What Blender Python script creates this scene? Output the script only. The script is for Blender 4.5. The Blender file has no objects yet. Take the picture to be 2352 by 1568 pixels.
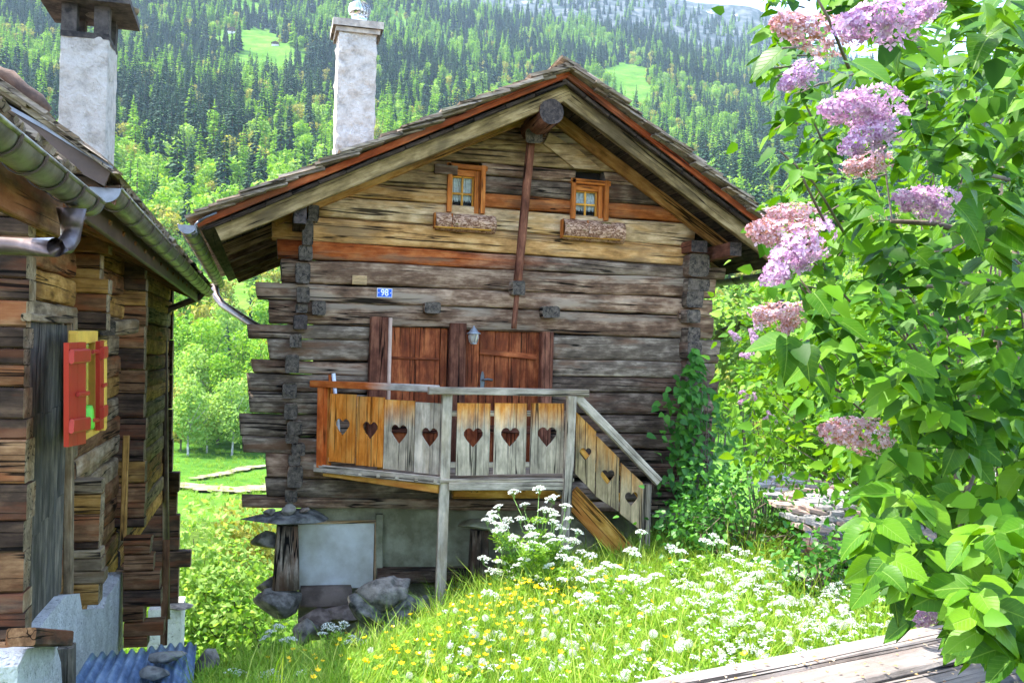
import bpy, math, random
import numpy as np
from mathutils import Vector, Matrix, noise as mnoise

random.seed(7); rng = np.random.default_rng(7)
sc = bpy.context.scene
COL = sc.collection

# ---------------------------------------------------------------- camera, sky, sun, exposure
EYE = 1.7
F_PX, CX, CY = 2200.0, 1176.0, 784.0          # photograph measured on a 2352 x 1568 grid
YAW, PITCH, ROLL = math.radians(14.4), math.radians(0.8), math.radians(1.4)
CAM = Vector((0, 0, EYE))
FWD = Vector((math.sin(YAW)*math.cos(PITCH), math.cos(YAW)*math.cos(PITCH), math.sin(PITCH)))
R0 = Vector((math.cos(YAW), -math.sin(YAW), 0)); U0 = R0.cross(FWD)
RGT = R0*math.cos(ROLL) + U0*math.sin(ROLL)
UPV = U0*math.cos(ROLL) - R0*math.sin(ROLL)
cd = bpy.data.cameras.new('camera'); cam = bpy.data.objects.new('camera', cd); COL.objects.link(cam)
cd.sensor_width = 36.0; cd.lens = F_PX/2352*36; cd.clip_start = 0.05; cd.clip_end = 12000
cam.matrix_world = Matrix((( RGT.x, UPV.x, -FWD.x, CAM.x), (RGT.y, UPV.y, -FWD.y, CAM.y), (RGT.z, UPV.z, -FWD.z, CAM.z), (0, 0, 0, 1)))
sc.camera = cam

SUN_EL = math.radians(62); SUN_AZ = math.radians(-64)     # azimuth from +Y towards +X
w = bpy.data.worlds.new('World'); sc.world = w; w.use_nodes = True
nt = w.node_tree; bgn = nt.nodes['Background']
sky = nt.nodes.new('ShaderNodeTexSky'); sky.sky_type = 'NISHITA'; sky.sun_disc = False
sky.sun_elevation = SUN_EL; sky.sun_rotation = SUN_AZ; sky.altitude = 1300; sky.air_density = 1.0; sky.dust_density = 4.0; sky.ozone_density = 0.6
nt.links.new(sky.outputs[0], bgn.inputs[0]); bgn.inputs[1].default_value = 0.15
sd = bpy.data.lights.new('sun', 'SUN'); sd.energy = 2.2; sd.angle = math.radians(0.5); sd.color = (1.0, 0.95, 0.86)
sun = bpy.data.objects.new('sun', sd); COL.objects.link(sun)
sdir = Vector((math.sin(SUN_AZ)*math.cos(SUN_EL), math.cos(SUN_AZ)*math.cos(SUN_EL), math.sin(SUN_EL)))
sun.rotation_euler = sdir.to_track_quat('Z', 'Y').to_euler(); sun.location = (-20, 10, 40)
sc.view_settings.view_transform = 'Standard'; sc.view_settings.look = 'None'; sc.view_settings.gamma = 1
sc.view_settings.exposure = 2.8
sc.cycles.max_bounces = 6; sc.cycles.diffuse_bounces = 3; sc.cycles.glossy_bounces = 3; sc.cycles.transmission_bounces = 5
sc.cycles.transparent_max_bounces = 8; sc.cycles.volume_bounces = 0
sc.cycles.sample_clamp_indirect = 6.0

# ---------------------------------------------------------------- pixel -> place
def ray(u, v): return FWD + RGT*((u-CX)/F_PX) + UPV*((CY-v)/F_PX)
def at_d(u, v, d): return CAM + ray(u, v)*d
def at_y(u, v, y): r = ray(u, v); return CAM + r*(y/r.y)
def at_x(u, v, x): r = ray(u, v); return CAM + r*(x/r.x)
def at_z(u, v, z): r = ray(u, v); return CAM + r*((z-CAM.z)/r.z)
def proj(P):
    q = Vector(P)-CAM; d = q.dot(FWD)
    if d < 0.05: return (-9e9, -9e9, d)
    return (CX + q.dot(RGT)/d*F_PX, CY - q.dot(UPV)/d*F_PX, d)
SRC = 2352/2560.0
def cA(x, y): return ((600+x/3.92)*SRC, (460+y/3.92)*SRC)
def cB(x, y): return ((600+x/3.92)*SRC, (860+y/3.92)*SRC)
def cC(x, y): return ((1400+x/3.92)*SRC, (460+y/3.92)*SRC)
def cD(x, y): return ((1400+x/3.92)*SRC, (860+y/3.92)*SRC)

# ---------------------------------------------------------------- object helpers
WM = {}
def place(o, parent=None, M=None):
    COL.objects.link(o)
    M = M if M is not None else Matrix.Identity(4)
    WM[o.name] = M
    o.matrix_basis = M
    if parent is not None:
        o.parent = parent; o.matrix_parent_inverse = WM[parent.name].inverted()
    return o
def tag(o, label=None, cat=None, group=None, kind=None):
    if label: o['label'] = label
    if cat: o['category'] = cat
    if group: o['group'] = group
    if kind: o['kind'] = kind
    return o
def thing(name, label, cat, loc, group=None, rot=None, parent=None):
    o = bpy.data.objects.new(name, None); o.empty_display_size = .2
    M = Matrix.Translation(Vector(loc))
    if rot is not None: M = M @ rot
    place(o, parent, M); return tag(o, label, cat, group)
def holder(name, parent):            # a part that is itself made of pieces
    o = bpy.data.objects.new(name, None); o.empty_display_size = .1
    return place(o, parent, WM[parent.name].copy())
def new_mesh(name, V, F, mats, smooth=False, midx=None):
    me = bpy.data.meshes.new(name)
    if isinstance(V, np.ndarray) and isinstance(F, np.ndarray):
        nv, nf, k = len(V), len(F), F.shape[1]
        me.vertices.add(nv); me.vertices.foreach_set('co', V.astype(np.float32).ravel())
        me.loops.add(nf*k); me.loops.foreach_set('vertex_index', F.astype(np.int32).ravel())
        me.polygons.add(nf); me.polygons.foreach_set('loop_start', np.arange(0, nf*k, k, dtype=np.int32))
        me.update(calc_edges=True)
    else:
        me.from_pydata([tuple(v) for v in V], [], [tuple(f) for f in F]); me.update()
    for m in (mats if isinstance(mats, (list, tuple)) else [mats]): me.materials.append(m)
    if midx is not None: me.polygons.foreach_set('material_index', np.asarray(midx, dtype=np.int32))
    if smooth: me.polygons.foreach_set('use_smooth', np.ones(len(me.polygons), dtype=bool))
    return me
def mobj(name, me, parent=None, M=None): return place(bpy.data.objects.new(name, me), parent, M)
def mesh_obj(name, V, F, mat, parent=None, smooth=False, org=None, midx=None):
    if org is not None:
        if isinstance(V, np.ndarray): V = V - np.array(org)
        else: V = [Vector(v)-Vector(org) for v in V]
        return mobj(name, new_mesh(name, V, F, mat, smooth, midx), parent, Matrix.Translation(Vector(org)))
    return mobj(name, new_mesh(name, V, F, mat, smooth, midx), parent)
def frame_of(p0, p1, up):
    p0 = Vector(p0); p1 = Vector(p1); X = p1-p0; L = X.length; X.normalize()
    Z = Vector(up); Z = Z - X*Z.dot(X)
    if Z.length < 1e-4: Z = Vector((0, 1, 0)) - X*X.y
    Z.normalize(); Y = Z.cross(X)
    return Matrix(((X.x, Y.x, Z.x, p0.x), (X.y, Y.y, Z.y, p0.y), (X.z, Y.z, Z.z, p0.z), (0, 0, 0, 1))), L
def section(w, h, kind, bev):
    if kind == 'box':
        b = min(bev, w*.45, h*.45); a, c = w/2, h/2
        return [(a, -c+b), (a, c-b), (a-b, c), (-a+b, c), (-a, c-b), (-a, -c+b), (-a+b, -c), (a-b, -c)]
    e = {'log': 6.5, 'round': 2.0}[kind]; n = 14
    pts = []
    for i in range(n):
        t = 2*math.pi*i/n; cth, sth = math.cos(t), math.sin(t)
        pts.append((w/2*math.copysign(abs(cth)**(2/e), cth), h/2*math.copysign(abs(sth)**(2/e), sth)))
    return pts
def beam(name, p0, p1, w, h, mat, parent, up=(0, 0, 1), kind='box', bev=.008, seg=None, wob=.0, w1=None, h1=None, endmat=None, skew=0):
    """a timber from p0 to p1: local X runs along it"""
    M, L = frame_of(p0, p1, up)
    seg = seg or max(2, min(26, int(L/.22)))
    w1 = w if w1 is None else w1; h1 = h if h1 is None else h1
    V, F, mi = [], [], []
    ph = [[random.uniform(0, 6.28) for _ in range(4)] for _ in range(2)]
    fr = [random.uniform(.8, 1.6), random.uniform(2.2, 4.2), random.uniform(6, 10)]
    n = 0
    for i in range(seg+1):
        t = i/seg; x = L*t
        S = section(w+(w1-w)*t, h+(h1-h)*t, kind, bev); n = len(S)
        for k, (a, b) in enumerate(S):
            sw = 1.0
            if wob:
                da = wob*(math.sin(fr[0]*x+ph[0][0])+.6*math.sin(fr[1]*x+ph[0][1])+.4*math.sin(fr[2]*x+k*1.3+ph[0][2]))
                db = wob*(math.sin(fr[0]*x+ph[1][0])+.6*math.sin(fr[1]*x+ph[1][1])+.5*math.sin(fr[2]*x+k*2.1+ph[1][2]))
            else: da = db = 0
            xx = x
            if i in (0, seg) and skew: xx += skew*(b/h)*(1 if i else -1)*.5 + (random.uniform(-1, 1)*wob*1.5)
            V.append((xx, a+da, b+db))
    for i in range(seg):
        for k in range(n):
            k2 = (k+1) % n
            F.append((i*n+k, (i+1)*n+k, (i+1)*n+k2, i*n+k2)); mi.append(0)
    F.append(tuple(range(n))); mi.append(1 if endmat else 0)
    F.append(tuple(seg*n+k for k in reversed(range(n)))); mi.append(1 if endmat else 0)
    mats = [mat] + ([endmat] if endmat else [])
    # sections run counter-clockwise seen from +X: flip so that normals face out
    F = [tuple(reversed(f)) for f in F]
    me = new_mesh(name, V, F, mats, kind != 'box', mi)
    if kind != 'box':
        me.polygons[-1].use_smooth = False; me.polygons[-2].use_smooth = False
    return mobj(name, me, parent, M)
def tube(name, pts, r, mat, parent, n=8, r1=None, smooth=True, raw=False):
    pts = [Vector(p) for p in pts]; V, F = [], []
    m = len(pts); nrm = None
    for i, p in enumerate(pts):
        t = (pts[min(i+1, m-1)]-pts[max(i-1, 0)]).normalized()
        if nrm is None:
            nrm = t.orthogonal().normalized()
        nrm = (nrm - t*nrm.dot(t)).normalized(); b = t.cross(nrm)
        rr = r[i] if isinstance(r, (list, tuple)) else (r if r1 is None else r+(r1-r)*i/(m-1))
        for k in range(n):
            a = 2*math.pi*k/n; V.append(p + (nrm*math.cos(a)+b*math.sin(a))*rr)
    for i in range(m-1):
        for k in range(n):
            k2 = (k+1) % n; F.append((i*n+k, i*n+k2, (i+1)*n+k2, (i+1)*n+k))
    F.append(tuple(reversed(range(n)))); F.append(tuple((m-1)*n+k for k in range(n)))
    if raw: return V, F
    return mesh_obj(name, V, F, mat, parent, smooth, org=pts[0])
def prism(name, outline, depth_vec, mat, parent, org=None, smooth=False):
    """outline: list of world points of one face; extruded by depth_vec"""
    P = [Vector(p) for p in outline]; dv = Vector(depth_vec); n = len(P)
    nrm = Vector((0, 0, 0))
    for i in range(n): nrm += P[i].cross(P[(i+1) % n])
    if nrm.dot(dv) > 0: P.reverse()
    V = P + [p+dv for p in P]
    F = [tuple(range(n)), tuple(reversed(range(n, 2*n)))]
    for i in range(n):
        j = (i+1) % n; F.append((j, i, n+i, n+j))
    return mesh_obj(name, V, F, mat, parent, smooth, org=org if org is not None else P[0])
def rock(name, c, size, mat, parent, seed=0, sub=2, rough=.18, flat=None):
    import bmesh
    bm = bmesh.new(); bmesh.ops.create_icosphere(bm, subdivisions=sub+2, radius=1.0)
    off = Vector((seed*7.13, seed*3.7, seed*1.9))
    for v in bm.verts:
        p = v.co.copy()
        d = 1 + rough*2*mnoise.noise(p*1.1+off) + rough*1.1*mnoise.noise(p*2.7+off) + rough*.5*mnoise.noise(p*6+off) + rough*.25*mnoise.noise(p*14+off)
        # chisel some planes
        q = p*d
        for k in range(13):
            nd = Vector((math.sin(seed*3+k*2.4), math.cos(seed*5+k*1.7), math.sin(seed+k*4.1))).normalized()
            e = q.dot(nd)
            if e > .7: q -= nd*(e-.7)*.92
        v.co = Vector((q.x*size[0]/2, q.y*size[1]/2, q.z*size[2]/2))
    me = bpy.data.meshes.new(name); bm.to_mesh(me); bm.free(); me.materials.append(mat)
    me.polygons.foreach_set('use_smooth', np.ones(len(me.polygons), dtype=bool))
    return mobj(name, me, parent, Matrix.Translation(Vector(c)))

# ---------------------------------------------------------------- materials
class Mat:
    def __init__(s, name):
        s.m = bpy.data.materials.new(name); s.m.use_nodes = True
        s.t = s.m.node_tree; s.out = s.t.nodes['Material Output']; s.p = s.t.nodes['Principled BSDF']
    def n(s, typ, ins=None, **kw):
        o = s.t.nodes.new('ShaderNode'+typ)
        for k, v in kw.items(): setattr(o, k, v)
        for k, v in (ins or {}).items():
            if isinstance(v, tuple) and len(v) == 2 and hasattr(v[0], 'outputs'): s.t.links.new(v[0].outputs[v[1]], o.inputs[k])
            elif hasattr(v, 'outputs'): s.t.links.new(v.outputs[0], o.inputs[k])
            else: o.inputs[k].default_value = v
        return o
    def link(s, a, b, ao=0): s.t.links.new(a.outputs[ao], b)
    def ramp(s, fac, stops, interp='LINEAR'):
        r = s.t.nodes.new('ShaderNodeValToRGB'); r.color_ramp.interpolation = interp
        e = r.color_ramp.elements
        while len(e) < len(stops): e.new(.5)
        for el, (p, c) in zip(e, stops):
            el.position = p; el.color = (c if len(c) == 4 else (*c, 1)) if isinstance(c, tuple) else (c, c, c, 1)
        s.link(fac, r.inputs[0]); return r
    def math(s, op, a, b=None, clamp=False):
        o = s.t.nodes.new('ShaderNodeMath'); o.operation = op; o.use_clamp = clamp
        for i, v in enumerate((a, b)):
            if v is None: continue
            if hasattr(v, 'outputs'): s.link(v, o.inputs[i])
            elif isinstance(v, tuple): s.t.links.new(v[0].outputs[v[1]], o.inputs[i])
            else: o.inputs[i].default_value = v
        return o
    def mix(s, fac, a, b, blend='MIX'):
        o = s.t.nodes.new('ShaderNodeMix'); o.data_type = 'RGBA'; o.blend_type = blend
        for i, v in ((0, fac), (6, a), (7, b)):
            if hasattr(v, 'outputs'):
                src = v.outputs[2] if v.bl_idname == 'ShaderNodeMix' else v.outputs[0]
                s.t.links.new(src, o.inputs[i])
            elif isinstance(v, tuple) and i: o.inputs[i].default_value = (*v[:3], 1)
            else: o.inputs[i].default_value = v
        return o
    def setc(s, node):
        s.t.links.new(node.outputs[2] if node.bl_idname == 'ShaderNodeMix' else node.outputs[0], s.p.inputs['Base Color'])
    def bump(s, h, strength=.4, dist=.01):
        b = s.n('Bump', {'Height': h, 'Strength': strength, 'Distance': dist}); s.link(b, s.p.inputs['Normal']); return b
    def coords(s, scale=(1, 1, 1), rnd=True, kind='Object'):
        tc = s.n('TexCoord'); base = (tc, {'Object': 3, 'Generated': 0}[kind])
        if rnd:
            oi = s.n('ObjectInfo'); mul = s.math('MULTIPLY', (oi, 5), 61.0)
            cmb = s.n('CombineXYZ', {0: mul, 1: mul, 2: mul})
            add = s.n('VectorMath', {0: base, 1: cmb}, operation='ADD'); base = (add, 0)
        mp = s.n('Mapping', {0: base, 3: scale}); return mp
    def noise(s, vec, scale=5, detail=4, rough=.55, dist=0):
        return s.n('TexNoise', {'Vector': vec, 'Scale': scale, 'Detail': detail, 'Roughness': rough, 'Distortion': dist})

def wood(name, lo, mid, hi, patch=None, patch_amt=.5, crack=.75, rough=.82, bump=.6, fine=1.0, split=None):
    """weathered timber, grain along local X. split = (second lo, mid, hi, start, end, axis) blends to a second tone along the piece"""
    M = Mat(name); wm = lambda c: (min(.85, c[0]*1.2), min(.85, c[1]*1.0), c[2]*.80)
    lo, mid, hi = wm(tuple(.82*a+.18*b for a, b in zip(lo, mid))), wm(mid), wm(hi); patch = wm(patch) if patch else None
    if split: split = (wm(split[0]), wm(split[1]), wm(split[2]), split[3], split[4])
    c1 = M.coords((2.4, 6, 6)); c2 = M.coords((3.5*fine, 44*fine, 44*fine)); c3 = M.coords((.22, 10, 10))
    n1 = M.noise(c1, 1.6, 6, .62); n2 = M.noise(c2, 1.0, 7, .7); n3 = M.noise(c3, 1.15, 2, .5, .1)
    t = M.math('ADD', M.math('MULTIPLY', n1, .66), M.math('MULTIPLY', n2, .34))
    col = M.ramp(t, [(.345, lo), (.49, mid), (.64, hi)])
    if split:
        lo2, mid2, hi2, s0, s1 = split
        col2 = M.ramp(t, [(.35, lo2), (.49, mid2), (.63, hi2)])
        tc = M.n('TexCoord'); sx = M.n('SeparateXYZ', {0: (tc, 3)})
        streak = M.noise(M.coords((.9, 26, 26)), 1.0, 4, .6)
        pos = M.math('ADD', sx, M.math('MULTIPLY', M.math('SUBTRACT', streak, .5), .75*abs(s1-s0)*1.6))
        f = M.n('MapRange', {0: pos, 1: s0, 2: s1}); col = M.mix(f, col, col2)
    if patch:
        n4 = M.noise(M.coords((.9, 5, 5)), 1.3, 4, .6)
        pm = M.ramp(n4, [(.5, 0.0), (.62, 1.0)])
        col = M.mix(M.math('MULTIPLY', pm, patch_amt), col, patch)
    ab = M.math('ABSOLUTE', M.math('SUBTRACT', n3, .5))
    cr = M.ramp(ab, [(0.0, (1.0-crack)*.5), (.008, (1.0-crack)*.35), (.017, 1.0)])
    cm = M.noise(M.coords((.7, 2.5, 2.5)), 1.0, 2)
    crm = M.mix(M.ramp(cm, [(.40, 0.0), (.47, 1.0)]), (1, 1, 1), cr)
    oi = M.n('ObjectInfo'); vr = M.n('MapRange', {0: (oi, 5), 3: .78, 4: 1.22}); cmb = M.n('CombineColor', {0: vr, 1: vr, 2: vr})
    col = M.mix(1.0, M.mix(1.0, col, cmb, 'MULTIPLY'), crm, 'MULTIPLY')
    M.setc(col); M.p.inputs['Roughness'].default_value = rough; M.p.inputs['Specular IOR Level'].default_value = .1
    sepc = M.n('SeparateColor', {0: (crm, 2)})
    hgt = M.math('ADD', M.math('MULTIPLY', n2, .55), M.math('MULTIPLY', sepc, .8))
    M.bump(hgt, bump, .012)
    return M.m

def endgrain(name, lo, hi):
    M = Mat(name)
    c = M.coords((1, 1, 1)); d = M.noise(c, 9, 4)
    tc = M.n('TexCoord'); sp = M.n('SeparateXYZ', {0: (tc, 3)})
    r2 = M.math('SQRT', M.math('ADD', M.math('POWER', M.math('ABSOLUTE', (sp, 1)), 2.0), M.math('POWER', M.math('ABSOLUTE', (sp, 2)), 2.0)))
    rings = M.math('SINE', M.math('ADD', M.math('MULTIPLY', r2, 520), M.math('MULTIPLY', d, 14)))
    n = M.noise(M.coords((8, 14, 14)), 1.5, 6, .6)
    t = M.math('ADD', M.math('MULTIPLY', n, .8), M.math('MULTIPLY', rings, .07))
    vor = M.noise(M.coords((3, 9, 9)), 1.4, 2, .4, .8)
    ck = M.ramp(M.math('ABSOLUTE', M.math('SUBTRACT', vor, .5)), [(0, .12), (.03, 1.0)])
    col = M.mix(1.0, M.ramp(t, [(.25, lo), (.62, hi)]), ck, 'MULTIPLY')
    M.setc(col); M.p.inputs['Roughness'].default_value = .9; M.bump(M.math('ADD', t, M.n('SeparateColor', {0: ck})), .45, .010)
    return M.m

def plain(name, c, rough=.6, metal=0.0, var=.12, vscale=6, bump=0.0, bscale=40, spec=.4, c2=None):
    M = Mat(name); n = M.noise(M.coords((1, 1, 1)), vscale, 5, .6)
    a = c2 or tuple(max(0, x*(1-var)) for x in c); b = c if c2 else tuple(min(1, x*(1+var)) for x in c)
    M.setc(M.ramp(n, [(.38, a), (.62, b)])); M.p.inputs['Roughness'].default_value = rough
    M.p.inputs['Metallic'].default_value = metal; M.p.inputs['Specular IOR Level'].default_value = spec
    if bump: M.bump(M.noise(M.coords((1, 1, 1)), bscale, 6, .65), bump, .02)
    return M.m

def leafmat(name, c1, c2, c3, trans=.45, rough=.45, tcol=None, isl=True, spec=.35):
    M = Mat(name)
    oi = M.n('ObjectInfo'); g = M.n('NewGeometry')
    r = M.math('FRACT', M.math('ADD', (oi, 5), (g, 8))) if isl else M.math('ADD', (oi, 5), 0)
    col = M.ramp(r, [(0.0, c1), (.5, c2), (1.0, c3)])
    M.setc(col); M.p.inputs['Roughness'].default_value = rough; M.p.inputs['Specular IOR Level'].default_value = spec
    tr = M.n('BsdfTranslucent'); tint = M.mix(1.0, col, tcol or (1.0, 1.0, .45), 'MULTIPLY')
    M.t.links.new(tint.outputs[2], tr.inputs[0])
    ms = M.n('MixShader', {0: trans, 1: M.p, 2: tr}); M.link(ms, M.out.inputs[0])
    return M.m
sc.cycles.use_denoising = True
try: sc.cycles.denoiser = 'OPENIMAGEDENOISE'
except Exception: pass

# ---------------------------------------------------------------- palette
GREYLOG = wood('grey_log', (.03, .025, .021), (.15, .13, .112), (.42, .385, .345), patch=(.16, .085, .05), patch_amt=.55, crack=.85)
DARKLOG = wood('dark_log', (.016, .013, .011), (.08, .064, .054), (.25, .215, .19), patch=(.10, .05, .032), patch_amt=.5, crack=.85)
REDLOG = wood('red_log', (.09, .022, .008), (.33, .085, .022), (.52, .2, .07), patch=(.2, .17, .13), patch_amt=.55, split=((.035, .028, .024), (.15, .12, .105), (.36, .32, .29), 1.9, 3.3))
ORANGELOG = wood('orange_log', (.11, .03, .01), (.36, .12, .035), (.56, .25, .1), patch=(.12, .08, .055), patch_amt=.6)
YELLOWLOG = wood('yellow_log', (.12, .07, .03), (.46, .28, .12), (.68, .5, .28), patch=(.22, .16, .10), patch_amt=.8)
OLIVELOG = wood('olive_log', (.06, .045, .026), (.27, .2, .115), (.48, .39, .26), patch=(.10, .075, .05), patch_amt=.6)
BROWNLOG = wood('brown_log', (.028, .019, .014), (.15, .1, .075), (.38, .3, .24), patch=(.27, .24, .21), patch_amt=.9, crack=.85)
PALELOG = wood('pale_log', (.1, .08, .055), (.42, .32, .2), (.7, .6, .46), patch=(.46, .29, .11), patch_amt=.7)
ENDG = endgrain('grey_end_grain', (.03, .022, .016), (.2, .15, .11))
ENDD = endgrain('dark_end_grain', (.02, .014, .012), (.13, .09, .075))
RAFTER = wood('rafter_wood', (.05, .04, .02), (.2, .16, .085), (.37, .31, .19), patch=(.08, .065, .04), patch_amt=.75, crack=.7)
RAFTERO = wood('orange_rafter', (.10, .05, .015), (.36, .19, .06), (.52, .33, .14), patch=(.09, .07, .04), patch_amt=.5)
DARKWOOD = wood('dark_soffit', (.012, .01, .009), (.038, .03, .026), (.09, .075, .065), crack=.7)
REDWOOD = wood('red_fascia', (.07, .018, .008), (.25, .06, .022), (.40, .14, .06), patch=(.13, .06, .035), patch_amt=.7, crack=.6)
DOORWOOD = wood('door_wood', (.05, .012, .006), (.2, .055, .022), (.42, .15, .06), patch=(.09, .03, .015), patch_amt=.6, crack=.5, rough=.6)
DOORPOST = wood('door_post_wood', (.03, .014, .011), (.12, .052, .037), (.25, .12, .085), crack=.7)
WINWOOD = wood('window_wood', (.14, .045, .01), (.38, .13, .028), (.5, .21, .06), crack=.3, rough=.55)
SASHWOOD = wood('sash_wood', (.36, .18, .03), (.58, .32, .06), (.68, .42, .1), crack=.1, rough=.5)
BALGREY = wood('balcony_grey', (.13, .125, .115), (.36, .35, .325), (.6, .585, .55), patch=(.3, .25, .16), patch_amt=.4, crack=.6)
BALWEATH = wood('balcony_weathered', (.12, .115, .1), (.36, .345, .3), (.6, .57, .5), crack=.6,
                split=((.32, .1, .02), (.58, .25, .055), (.74, .45, .16), .46, .72))
BALORANGE = wood('balcony_orange', (.3, .085, .01), (.54, .2, .03), (.68, .34, .085), crack=.5, patch=(.62, .4, .14), patch_amt=.5)
RAILRED = wood('rail_red', (.2, .04, .01), (.46, .125, .028), (.6, .24, .07), crack=.4, split=((.2, .2, .21), (.42, .43, .45), (.6, .61, .63), .72, 1.05))
POSTRED = wood('post_red', (.16, .03, .008), (.42, .10, .022), (.58, .24, .08), crack=.5)
STAIRWEATH = wood('stair_weathered', (.13, .12, .09), (.36, .31, .2), (.58, .5, .35), crack=.6, split=((.32, .12, .02), (.56, .27, .06), (.72, .45, .14), .34, .8))
JOISTO = wood('joist_ochre', (.12, .06, .012), (.42, .24, .05), (.6, .4, .12), patch=(.35, .1, .03), patch_amt=.5, crack=.5)
SHINGLE = wood('shingle_grey', (.07, .065, .06), (.2, .185, .17), (.38, .36, .33), patch=(.16, .11, .07), patch_amt=.5, crack=.6)
STUCCO = Mat('stucco')
_n = STUCCO.noise(STUCCO.coords((1, 1, 1)), 9, 7, .65); _v = STUCCO.noise(STUCCO.coords((1, 1, 1)), 34, 6, .7)
STUCCO.setc(STUCCO.ramp(_n, [(.3, (.42, .37, .31)), (.5, (.72, .66, .58)), (.7, (.84, .79, .72))]))
STUCCO.p.inputs['Roughness'].default_value = .95; STUCCO.bump(STUCCO.math('ADD', _n, STUCCO.math('MULTIPLY', _v, .9)), 1.0, .07); STUCCO = STUCCO.m
PLASTERG = plain('green_grey_plaster', (.44, .40, .26), .95, var=.45, vscale=4, bump=.9, bscale=14, c2=(.23, .21, .12))
STONEG = plain('grey_stone', (.31, .27, .22), .9, vscale=9, bump=1.0, bscale=11, c2=(.09, .078, .062))
STONER = plain('reddish_stone', (.34, .255, .2), .9, vscale=8, bump=.9, bscale=11, c2=(.14, .10, .075))
STONEB = plain('blue_grey_stone', (.23, .22, .19), .9, vscale=9, bump=1.0, bscale=11, c2=(.062, .06, .052))
WHITEPAINT = plain('white_door_paint', (.82, .79, .71), .6, vscale=2.2, c2=(.58, .53, .42), bump=.2, bscale=8)
ZINC = plain('zinc_gutter', (.25, .225, .175), .46, metal=.85, var=.35, vscale=8)
ZINCD = plain('dark_zinc', (.2, .2, .22), .4, metal=.8, var=.3, vscale=6)
PIPEM = plain('brown_pipe', (.12, .085, .075), .38, metal=.6, var=.3, vscale=6)
IRON = plain('iron', (.16, .17, .18), .45, metal=.8, var=.2)
STEEL = plain('bright_steel', (.62, .64, .66), .14, metal=1.0, var=.1)
GLASS = Mat('window_glass'); GLASS.p.inputs['Base Color'].default_value = (.9, .95, .95, 1); GLASS.p.inputs['Roughness'].default_value = .03
GLASS.p.inputs['Transmission Weight'].default_value = 1.0; GLASS.p.inputs['IOR'].default_value = 1.1; GLASS = GLASS.m
CURTAIN = plain('curtain', (.62, .64, .62), .9, var=.2, vscale=30)
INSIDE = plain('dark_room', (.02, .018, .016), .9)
BARK = Mat('bark'); _b = BARK.noise(BARK.coords((3, 8, 8)), 5, 8, .7, .6)
_bv = BARK.math('ABSOLUTE', BARK.math('SUBTRACT', BARK.noise(BARK.coords((7, 16, 16)), 1.6, 5, .62, .9), .5))
_bm = BARK.math('MULTIPLY', BARK.ramp(_bv, [(0, .12), (.07, 1.0)]), BARK.math('ADD', _b, .35))
_moss = BARK.noise(BARK.coords((2, 6, 6)), 2.5, 5, .6)
BARK.setc(BARK.mix(BARK.ramp(_moss, [(.62, 0.0), (.7, 1.0)]), BARK.ramp(_bm, [(.1, (.08, .026, .012)), (.45, (.40, .18, .09)), (.9, (.68, .42, .28))]), (.2, .19, .03)))
BARK.p.inputs['Roughness'].default_value = .95; BARK.bump(_bm, .6, .03); BARK = BARK.m

# ---------------------------------------------------------------- ground heights (relative to the eye, in metres)
def latfwd(x, y): return x*R0.x + y*R0.y, x*math.sin(YAW)+y*math.cos(YAW)
PD = np.array([0, 5, 10, 12.5, 14, 17, 22, 30, 45, 65, 90, 112, 135, 165, 195, 222, 275, 345, 440, 720, 990, 1370, 1800])
PZ = np.array([-1.6, -1.98, -2.4, -2.75, -3.6, -5.4, -7.2, -8.6, -10.0, -11.0, -11.9, -12.1, -8.5, 1.0, 8.8, 14.4, 28, 50, 83, 190, 317, 505, 560])
def gnd(x, y):
    l, d = latfwd(x, y)
    z = float(np.interp(d, PD, PZ))
    if d < 30:
        k = max(0, min(1, (30-d)/16))
        z += .13*max(-4, min(4, l))*k
        z += (.05*math.sin(x*1.3+y*.7)+.04*math.sin(x*2.9-y*2.2))*k
        if d < 16: z -= .62*math.exp(-((l+1.75)**2/1.5+(d-9.3)**2/3.2)) + .12*max(0, min(1, (d-8)/2))*max(0, min(1, (1.2-l)/1.5))
        z -= 2.2*max(0, min(1, (d-8.3)/2.6))*max(0, min(1, (-1.75-l)/.7))*max(0, min(1, (18-d)/4))
    else:
        ang = math.atan2(l, d)
        s = 1.0 + np.interp(ang, [-.55, -.06, .15, .25, .5], [.12, -.03, -.115, -.165, -.2])
        n = mnoise.noise(Vector((x*.006, y*.006, 0)))*.06 + mnoise.noise(Vector((x*.02, y*.02, 3)))*.02
        if z > 0: z = z*s + n*z
        z += (mnoise.noise(Vector((x*.05, y*.05, 1)))*.6)*min(1, (d-30)/60)
    return z + EYE

# ================================================================ the log house
FY = 11.0
def fac(u, v, y=FY): return at_y(u, v, y)
house = thing('log_house', 'old dark log house with gabled shingle roof, heart-cut balcony and white chimney', 'house', (2.8, 14, gnd(2.8, 11)))
YF = 10.05
A = at_y(1304, 168, YF); Lp = at_y(452, 511, YF); Rp = at_y(1850, 591, YF)
def roofz(X):
    if X < A.x: return Lp.z + (A.z-Lp.z)*(X-Lp.x)/(A.x-Lp.x)
    return A.z + (Rp.z-A.z)*(X-A.x)/(Rp.x-A.x)
def roofx(z, left):
    P = Lp if left else Rp
    return A.x + (P.x-A.x)*(z-A.z)/(P.z-A.z)
YB = 17.6
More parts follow.
